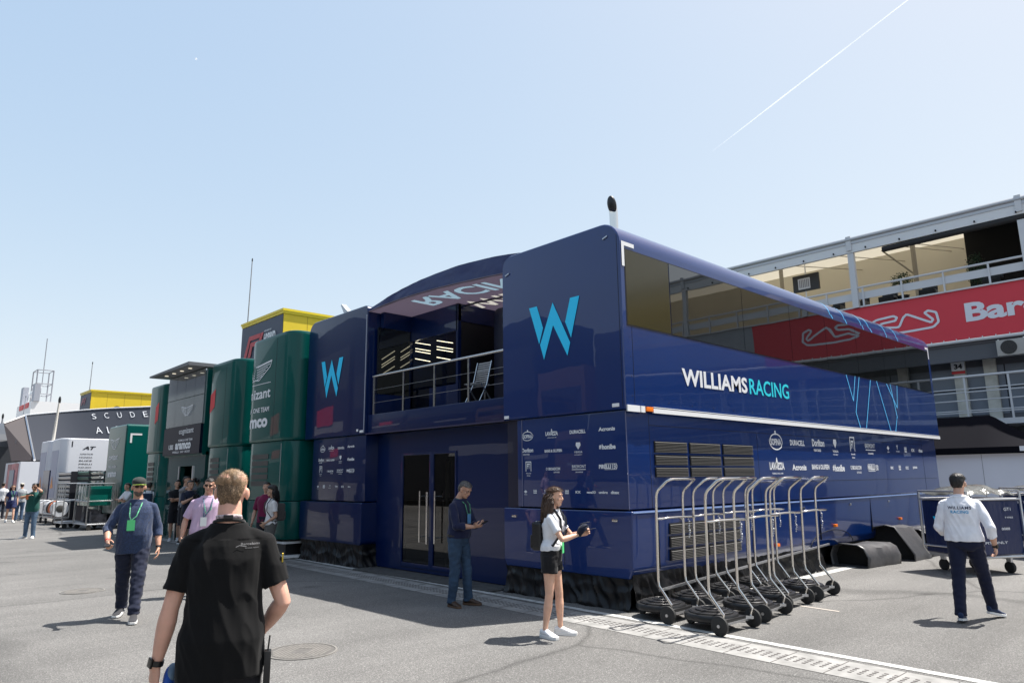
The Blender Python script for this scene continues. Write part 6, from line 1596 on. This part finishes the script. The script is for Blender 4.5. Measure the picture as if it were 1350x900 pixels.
link('neck_lanyard', q.mesh('neck_lanyard', smooth=True), mat('pale_lanyard', (.50, .42, .44), .7, var=.5, vscale=80), t, False)
q = MB(); q.box(-.022, .022, -.068, -.058, 1.494, 1.514); link('lanyard_clip', q.mesh('lanyard_clip', bevel=.003), M_black, t, False)
def backface(u, v, w_):   # on the back of the shirt: find surface
    return (u, v, w_)
def shirt_text(info, txts, m, name='print', sgn=-1):
    so_ = [c for c in info['t'].children if c.name.startswith('shirt')][0]
    from mathutils.bvhtree import BVHTree
    bv = BVHTree.FromPolygons([v.co for v in so_.data.vertices], [p_.vertices for p_ in so_.data.polygons])
    def face(u, v, w_):
        h = bv.ray_cast(Vector((u, sgn * 1.0, v)), Vector((0, -sgn, 0)))
        y = h[0].y if h[0] else sgn * .13
        return (u, y + sgn * (.0015 + w_), v)
    lettering(txts, face, m, so_, name, proud=.0012, world=False)
shirt_text(man, [dict(t='Barcelona', u=.065, v=1.372, w=.085, h=.011, bold=.01), dict(t='formula racing', u=.085, v=1.355, w=.06, h=.007)] + linepoly([(.045, 1.366), (.06, 1.372), (.09, 1.366)], .003), mat('grey_print', (.09, .09, .095), .7))
# sleeve flash, radio and keys on the right hip
q = MB(); q.box(.255, .262, -.02, .02, 1.28, 1.32); link('sleeve_flash', q.mesh('sleeve_flash'), mat('gold_flash', (.55, .38, .03), .6), t, False)
h_ = thing('belt_tag', 'black belt clip with dangling strap on the hip of the man in black', 'belt clip', (0, 0, 0))
q = MB(); q.box(-.016, .016, -.03, .03, -.12, .05); q.bar((0, 0, .05), (.006, 0, .12), .008, .008); q.bar((0, -.01, -.12), (-.02, -.01, -.20), .02, .008); link('holster', q.mesh('holster', bevel=.004), M_black, h_, False)
wp = Matrix.Translation(t.location) @ Matrix.Rotation(t.rotation_euler.z, 4, 'Z') @ (Vector((.212, -.02, .83)) * t.scale.x); h_.location = wp; h_.rotation_euler.z = t.rotation_euler.z
b_ = thing('folded_cap', 'blue and grey folded cap held in the left hand of the man in black', 'cap', (0, 0, 0))
q = MB(); q.ell((0, 0, 0), (.030, .055, .075), 18, 12); me = q.mesh('crown', smooth=True); displace(me, lambda co, nr: .008 * nz(co, (30, 30, 30), 2)); link('crown', me, cloth((.03, .10, .42), .7, .1, 'cap_blue'), b_, False)
q = MB(); q.ell((.012, 0, .045), (.026, .050, .045), 16, 10); link('panel', q.mesh('panel', smooth=True), cloth((.16, .24, .34), .7, .1, 'cap_grey'), b_, False)
wp = Matrix.Translation(t.location) @ Matrix.Rotation(t.rotation_euler.z, 4, 'Z') @ (Vector((-.225, .085, .745)) * t.scale.x); b_.location = wp; b_.rotation_euler.z = t.rotation_euler.z

# 2 man in blue shirt walking towards the camera
p = (2.93, 10.45)
blue = person('bearded heavy man in blue patterned shirt, sunglasses and green trimmed cap, walking forward', p, px_face(97, *p), 1.80, .0065, (.52, .29, .20), 1.05, .045,
    hands=(V3(-.29, .05, .86), V3(.26, .28, .98)), poles=(V3(-.3, -1, 0), V3(.6, -.9, 0)), feet=(V3(-.10, .30, .085), V3(.12, -.28, .13), R(5), R(-12)), head=(R(12), R(0), 0),
    handparam=({'curl': .5}, {'d': (-.1, .8, -.45), 'n': (-.8, -.2, -.5), 't': (-.3, .4, .8), 'curl': .95}),
    top=dict(type='rolled', mat=mat('blue_pattern', (.013, .029, .078), .85, var=.55, vscale=85, sheen=.2), inf=.022, hem=.80, fore=.10, fold=.008, collar=True, cmat=cloth((.018, .035, .09), .8)),
    bottom=dict(mat=cloth((.016, .020, .040), .85, .1, 'navy_trouser'), w=1.12, fold=.012), shoes=dict(mat=cloth((.04, .04, .045), .8), sole=M_wsole),
    hair=dict(col=(.03, .022, .018), style='cap', shades=True, beard=(.07, .055, .045), hat=cloth((.035, .04, .038), .8, .1, 'cap_charcoal'), trim=mat('lime_trim', (.35, .60, .05), .6)),
    extras=(('lanyard', M_lany, M_badge, 1.16, .0, .03, .016), ('bracelet', 1, M_red), ('watch', 0)))
def held_phone(info, i, lb, off=(0, 0, 0), rot=(0, 0, 0), col=None, sz=(.036, .006, .075)):
    t = info['t']; w_ = info['arm'][i][2]
    o = thing('mobile_phone', lb, 'phone', (0, 0, 0))
    q = MB(); q.box(-sz[0], sz[0], -sz[1], sz[1], -sz[2], sz[2]); link('case', q.mesh('case', bevel=.003), col or M_black, o, False)
    q = MB(); q.box(-sz[0] * .9, sz[0] * .9, -sz[1] - .001, -sz[1] - .0002, -sz[2] * .93, sz[2] * .93); link('screen', q.mesh('screen'), mat_shade, o, False)
    M = Matrix.Translation(t.location) @ Matrix.Rotation(t.rotation_euler.z, 4, 'Z')
    o.location = M @ ((w_ + Vector(off)) * t.scale.x); o.rotation_euler = (rot[0], rot[1], rot[2] + t.rotation_euler.z); return o
held_phone(blue, 1, 'dark phone held low in the right hand of the bearded man in blue', (-.02, .10, -.035), (R(75), 0, 0))

# 3 man in pink shirt
p = (4.26, 11.65)
pink = person('man in pale pink shirt and sunglasses between the bearded man and man in black', p, px_face(88, *p), 1.80, .007, (.52, .29, .20), 1.06, .02,
    hands=(V3(-.27, .04, .86), V3(.30, .05, .88)), feet=(V3(-.10, -.22, .11), V3(.11, .24, .085)), lean=(-.03, 0), head=(R(-14), R(-4), R(-6)),
    top=dict(type='tee', mat=cloth((.52, .38, .52), .8, .1, 'pink_shirt'), inf=.02, hem=.83, sleeve=.24, fold=.008, collar=True), bottom=dict(mat=M_denim, w=1.0), shoes=dict(mat=M_black, sole=M_wsole),
    hair=dict(col=(.018, .014, .012), style='short', vol=.008, shades=True, strands=2500), extras=(('lanyard', M_lan2, M_wbadge, 1.10, 0, .02, .020), ('lanyard', M_lany, None, 1.16, 0, -.01)))

# 4 girl
p = (6.02, 5.78)
girl = person('young woman with long brown hair, white t-shirt, black shorts and white shoes, holding dark cap', p, px_face(14, *p), 1.64, .0055, (.68, .40, .28), .96, female=True,
    hands=(V3(-.02, .40, 1.20), V3(.03, .36, 1.185)), poles=(V3(-1, -.3, -1), V3(1, -.3, -1)), feet=(V3(-.10, .07, .085), V3(.10, -.07, .085), R(4), R(-30)), head=(R(-3), R(-4), 0), lean=(0, .035),
    handparam=({'d': (.35, .9, .25), 'n': (1, -.3, 0), 't': (0, 0, 1), 'curl': .9}, {'d': (-.4, .9, .2), 'n': (-1, -.3, 0), 't': (0, 0, 1), 'curl': .9}),
    top=dict(type='tee', mat=cloth((.72, .73, .76), .85, .1, 'white_cotton'), inf=.016, hem=.99, sleeve=.19, fold=.007),
    bottom=dict(mat=cloth((.012, .012, .014), .8, .1, 'black_shorts'), short=.165, waist=1.05, w=1.06, name='shorts'), shoes=dict(mat=cloth((.75, .75, .75), .7, 0, 'white_shoe'), sole=M_wsole, thick=True),
    hair=dict(col=(.055, .028, .016), style='long', vol=.010, locks=330, line=.185, strands=3000, len=2.0, col2=(.11, .06, .032)), extras=(('lanyard', mat('navy_lanyard', (.02, .03, .06), .6), M_badge, 1.03, .0, .02, .016), ('bracelet', 0, M_black), ('bracelet', 1, M_black)))
def on_person(info, name, lb, cat, loc, rotz=0):
    t = info['t']; o = thing(name, lb, cat, (0, 0, 0)); M = Matrix.Translation(t.location) @ Matrix.Rotation(t.rotation_euler.z, 4, 'Z')
    o.location = M @ (Vector(loc) * t.scale.x); o.rotation_euler.z = t.rotation_euler.z + rotz; o.scale = t.scale; return o
def backpack(info, lb, m, w_=.13, h_=.19, d_=.07, z=1.20, y=-.185, zr=None, straps=True):
    o = on_person(info, 'backpack', lb, 'backpack', (info['lx'], y + info['ly'], z))
    q = MB(); q.box(-w_, w_, -d_, d_, -h_, h_); link('bag', q.mesh('bag', bevel=.05, seg=4), m, o, False)
    q = MB(); q.box(-w_ * .78, w_ * .78, -d_ - .025, -d_ + .02, -h_ * .85, h_ * .1); link('pocket', q.mesh('pocket', bevel=.022, seg=3), m, o, False)
    if zr:
        q = MB(); q.tube([(-w_ * .8, -d_ * .2, h_ * .6), (-w_ * .5, -d_ * .2, h_ + .002), (w_ * .5, -d_ * .2, h_ + .002), (w_ * .8, -d_ * .2, h_ * .6)], .006, 6); link('zip', q.mesh('zip'), zr, o, False)
    if straps:
        q = MB(); k = info['body']
        for s_ in (-1, 1):
            q.tube([(s_ * .07, -y - .11, h_ - .04), (s_ * .10, -y - .03, 1.485 - z), (s_ * .115, -y + .04, 1.475 - z), (s_ * .13, -y + .125 * k, 1.36 - z), (s_ * .14, -y + .13 * k, 1.2 - z), (s_ * .165, -y + .03, 1.06 - z), (s_ * .12, -y - .10, 1.03 - z)], .017, 8, flat=.4)
        link('strap', q.mesh('strap', smooth=True), m, o, False)
    return o
backpack(girl, 'small black backpack worn by the young woman in white', M_black, .12, .17, .06, 1.16, -.19, M_steel)
c_ = on_person(girl, 'held_cap', 'dark navy cap held in both hands of the young woman', 'cap', (.01, .40, 1.23))
q = MB(); q.rings([oval(z, 0, 0, rx, ry, 20, 2.1) for z, rx, ry in ((-.03, .075, .085), (.0, .078, .09), (.03, .070, .08), (.05, .045, .05), (.058, .01, .012))]); q.xf = None
mm = q.mesh('crown', smooth=True); mm.transform(Matrix.Rotation(R(50), 4, 'X')); link('crown', mm, cloth((.008, .012, .028), .75, .1, 'cap_navy'), c_, False)
q = MB(); q.tube([(.07 * math.cos(a), -.02 + .10 * math.sin(a), .075 + .02 * math.sin(a)) for a in np.linspace(0, math.pi, 14)], .006, 6); q.tube([(.07 * math.cos(a), .02 + .13 * math.sin(a), -.005 + .03 * math.sin(a)) for a in np.linspace(0, math.pi, 14)], .012, 6, flat=.3); link('brim', q.mesh('brim', smooth=True), cloth((.008, .012, .028), .75, .1, 'cap_navy'), c_, False)

# 5 man with phone by the door
p = (6.50, 8.06)
ph = person('grey haired man in navy shirt and jeans looking at a phone by glass doors', p, px_face(32, *p), 1.73, .0065, (.46, .26, .18), 1.02, .025,
    hands=(V3(-.03, .30, 1.10), V3(.07, .30, 1.09)), poles=(V3(-1, -.5, -.8), V3(1, -.5, -.8)), feet=(V3(-.12, .09, .085), V3(.11, -.04, .085), R(10), R(-22)), head=(R(-8), R(-30), 0), lean=(0, .02),
    handparam=({'d': (.2, .9, .15), 'n': (.6, 0, .9), 't': (.2, .4, 1), 'curl': .75}, {'d': (-.3, .9, .15), 'n': (-.6, 0, .9), 't': (-.2, .4, 1), 'curl': .75}),
    top=dict(type='rolled', mat=cloth((.012, .016, .048), .85, .15, 'navy_shirt'), inf=.018, hem=.93, fore=.12, fold=.008, collar=True), bottom=dict(mat=M_denim, w=1.02, fold=.009), shoes=dict(mat=mat('brown_leather', (.055, .032, .02), .55), sole=M_bsole),
    hair=dict(col=(.075, .07, .065), col2=(.20, .19, .18), style='short', vol=.008, glasses=True, strands=4000, len=.9), extras=(('belt',), ('lanyard', M_lany, mat('blue_badge', (.10, .25, .45), .4), 1.20, 0.0, .0, .016)))
held_phone(ph, 0, 'black phone held in both hands by the grey haired man', (.05, .115, .035), (R(-62), 0, 0))

# 6 man in white team shirt walking away
p = (10.15, 2.72)
wh = person('man in white team shirt and navy trousers seen from behind by the covered cart', p, math.atan2(p[1], p[0]) - R(8), 1.74, .0062, (.58, .34, .24), 1.02,
    hands=(V3(-.20, .22, .95), V3(.30, .05, .87)), poles=(V3(-.5, -1, 0), V3(.6, -1, 0)), feet=(V3(-.10, -.26, .085), V3(.16, .32, .10), R(4), R(-30)), head=(R(-6), R(-8), 0), lean=(0, .02),
    handparam=(None, {'curl': .8}),
    top=dict(type='rolled', mat=cloth((.80, .80, .84), .85, .1, 'white_shirt'), inf=.022, hem=.93, fore=.13, fold=.009, collar=True, box=.016), bottom=dict(mat=cloth((.010, .013, .034), .8, .1, 'navy_chino'), w=1.02, fold=.008), shoes=dict(mat=cloth((.015, .03, .08), .7), sole=M_wsole),
    hair=dict(col=(.014, .011, .010), style='short', vol=.014, strands=2500), extras=(('watch', 1),))
shirt_text(wh, [dict(t='WILLIAMS', u=-.125, v=1.315, w=.25, h=.036, bold=.03, sp=1.15)], mat('navy_print', (.012, .016, .05), .6))
shirt_text(wh, [dict(t='RACING', u=-.095, v=1.265, w=.19, h=.036, bold=.03, sp=1.1)], mat('cyan_print', (.03, .32, .60), .6))

# 7 man in green shirt on the phone
p = (4.64, 27.7)
gr_ = person('man in dark green shirt and jeans with phone to ear and folded arm', p, px_face(115, *p), 1.74, .011, (.42, .24, .16), 1.08, .02,
    hands=(V3(-.13, .10, 1.60), V3(.02, .28, 1.36)), poles=(V3(-1, .5, -.8), V3(1, .2, -.3)), feet=(V3(-.13, .06, .085), V3(.14, -.02, .085), R(20), R(-25)),
    top=dict(type='tee', mat=cloth((.012, .075, .065), .8), sleeve=.26, hem=.84, fold=.006), bottom=dict(mat=mat('light_denim', (.07, .12, .19), .85, var=.3, vscale=8)), shoes=dict(mat=cloth((.7, .7, .68), .7, 0, 'white_shoe'), sole=M_wsole), hair=dict(col=(.014, .011, .010), vol=.014, shades=True))
held_phone(gr_, 0, 'phone held to the ear of the man in dark green', (0, .0, .07))
held_phone(gr_, 1, 'orange cased phone at the chest of the man in dark green', (.02, .06, -.05), (0, 0, 0), M_or)

# 8 woman in navy dress
p = (5.80, 39.6)
wn = person('woman in short navy dress with pass and sunglasses, walking on the left of the lane', p, px_face(80, *p), 1.70, .012, (.52, .30, .21), 1.0, female=True,
    hands=(V3(-.24, .0, .88), V3(.25, .05, .88)), feet=(V3(-.08, .25, .085), V3(.10, -.28, .16)), top=dict(type='tee', mat=cloth((.015, .022, .08), .8), hem=.82, sleeve=.18, name='dress'), bottom=dict(mat=cloth((.015, .022, .08), .8), short=.26, w=1.15, name='skirt'), shoes=dict(mat=M_wsole, sole=M_wsole),
    hair=dict(col=(.03, .015, .01), style='long', locks=60, shades=True), extras=(('lanyard', M_lany, M_wbadge, 1.10),))
def simple(lb, p, fd, H, topc, botc, hairc=(.02, .015, .012), short=None, sk=(.45, .26, .18), group='people standing by the green motorhomes', hat=None, sleeve=.24, hands=None, poles=None, **k):
    return person(lb, p, px_face(fd, *p), H, .012, sk, 1.03, group=group, hands=hands, poles=poles, top=dict(type='tee', mat=cloth(topc, .85), sleeve=sleeve), bottom=dict(mat=cloth(botc, .85), short=short, w=1.1) if short else dict(mat=cloth(botc, .85)),
                  shoes=dict(mat=k.pop('shoe', M_black), sole=M_wsole), hair=dict(col=hairc, hat=hat) if hat else dict(col=hairc, **k.pop('hk', {})), **k)
FG = 'walkers at the far end of the lane'
simple('far man in white shirt at the left edge behind the woman in dress', (5.95, 43.5), -80, 1.80, (.60, .61, .64), (.015, .018, .03), group=FG)
simple('far man in grey shirt and pale cap behind the man in green', (6.35, 41.0), -95, 1.76, (.32, .34, .36), (.05, .09, .16), group=FG, hat=cloth((.45, .42, .36), .8))
simple('tiny far person in dark clothes beyond the white shirted walker', (4.6, 58), 90, 1.74, (.03, .03, .05), (.02, .02, .03), group=FG)
simple('tiny far person in red top at the far left', (5.6, 64), 80, 1.74, (.35, .04, .05), (.02, .02, .03), group=FG)
armsx = (V3(.10, .22, 1.20), V3(-.10, .22, 1.22)); px_ = (V3(-1, .3, -1), V3(1, .3, -1))
simple('person in white t-shirt partly hidden behind the bearded man in blue, nearest the carts', (7.0, 26.2), 150, 1.72, (.62, .63, .66), (.02, .025, .05), hands=armsx, poles=px_)
bp = simple('person in white t-shirt with navy backpack just right of the bearded man in blue', (7.35, 25.1), -80, 1.74, (.62, .63, .66), (.02, .02, .03))
backpack(bp, 'navy backpack on the person beside the bearded man in blue', cloth((.02, .035, .07), .8), .14, .19, .07)
simple('man in black polo with folded arms standing by the glass front', (7.5, 22.9), 85, 1.80, (.010, .011, .014), (.012, .012, .016), hands=armsx, poles=px_, short=.40, shoe=cloth((.5, .5, .52), .7))
ca = simple('tall man in grey shirt raising a camera by the doorway', (7.35, 21.7), 40, 1.90, (.20, .20, .22), (.02, .02, .025), hands=(V3(-.08, .22, 1.60), V3(.08, .22, 1.60)), poles=(V3(-1, .2, -1), V3(1, .2, -1)), short=.42)
cb = simple('man in navy t-shirt and black shorts holding a camera at his chest', (7.0, 20.35), 60, 1.78, (.012, .016, .035), (.010, .010, .012), hands=(V3(-.06, .26, 1.28), V3(.08, .26, 1.28)), poles=(V3(-1, 0, -1), V3(1, 0, -1)), short=.42, shoe=cloth((.5, .5, .52), .7), hk=dict(glasses=True))
for inf_, lb in ((ca, 'black camera raised by the tall man in grey'), (cb, 'black camera held by the man in navy and shorts')):
    w_ = (inf_['arm'][0][2] + inf_['arm'][1][2]) / 2; o = on_person(inf_, 'camera_body', lb, 'camera', w_ + Vector((0, .06, .03)))
    q = MB(); q.box(-.07, .07, -.03, .03, -.045, .05); q.box(-.025, .025, -.03, .02, .05, .075); link('housing', q.mesh('housing', bevel=.006), M_black, o, False)
    q = MB(); q.lathe([(.02, .03), (.035, .032), (.038, .10), (.03, .10)], 16, (0, 0, 0), 'y'); link('lens', q.mesh('lens', smooth=True), M_black, o, False)
simple('dark dressed person half hidden between the folded arms man and the cameraman', (8.2, 23.6), 90, 1.76, (.02, .02, .022), (.02, .02, .022))
# 9 woman with backpack near the trailer, and companion
p = (6.62, 14.4)
bw = person('woman with dark hair, white t-shirt and grey backpack standing right of the blond man', p, px_face(168, *p), 1.64, .009, (.42, .25, .17), 1.0, female=True,
    hands=(V3(-.13, .14, .95), V3(.20, .05, .92)), top=dict(type='tee', mat=cloth((.62, .62, .63), .85), hem=.90, sleeve=.19), bottom=dict(mat=cloth((.09, .09, .085), .85)), shoes=dict(mat=M_wsole, sole=M_wsole),
    hair=dict(col=(.010, .009, .009), style='long', vol=.026, locks=120, back=.62))
backpack(bw, 'grey backpack on the woman with dark hair', cloth((.055, .052, .050), .8, name='grey_bag'), .13, .19, .08, 1.17, -.19)
p = (6.9, 15.3)
simple('person with maroon top and dark hair behind the woman with the grey backpack', p, 110, 1.72, (.14, .012, .05), (.02, .02, .03), group=None)
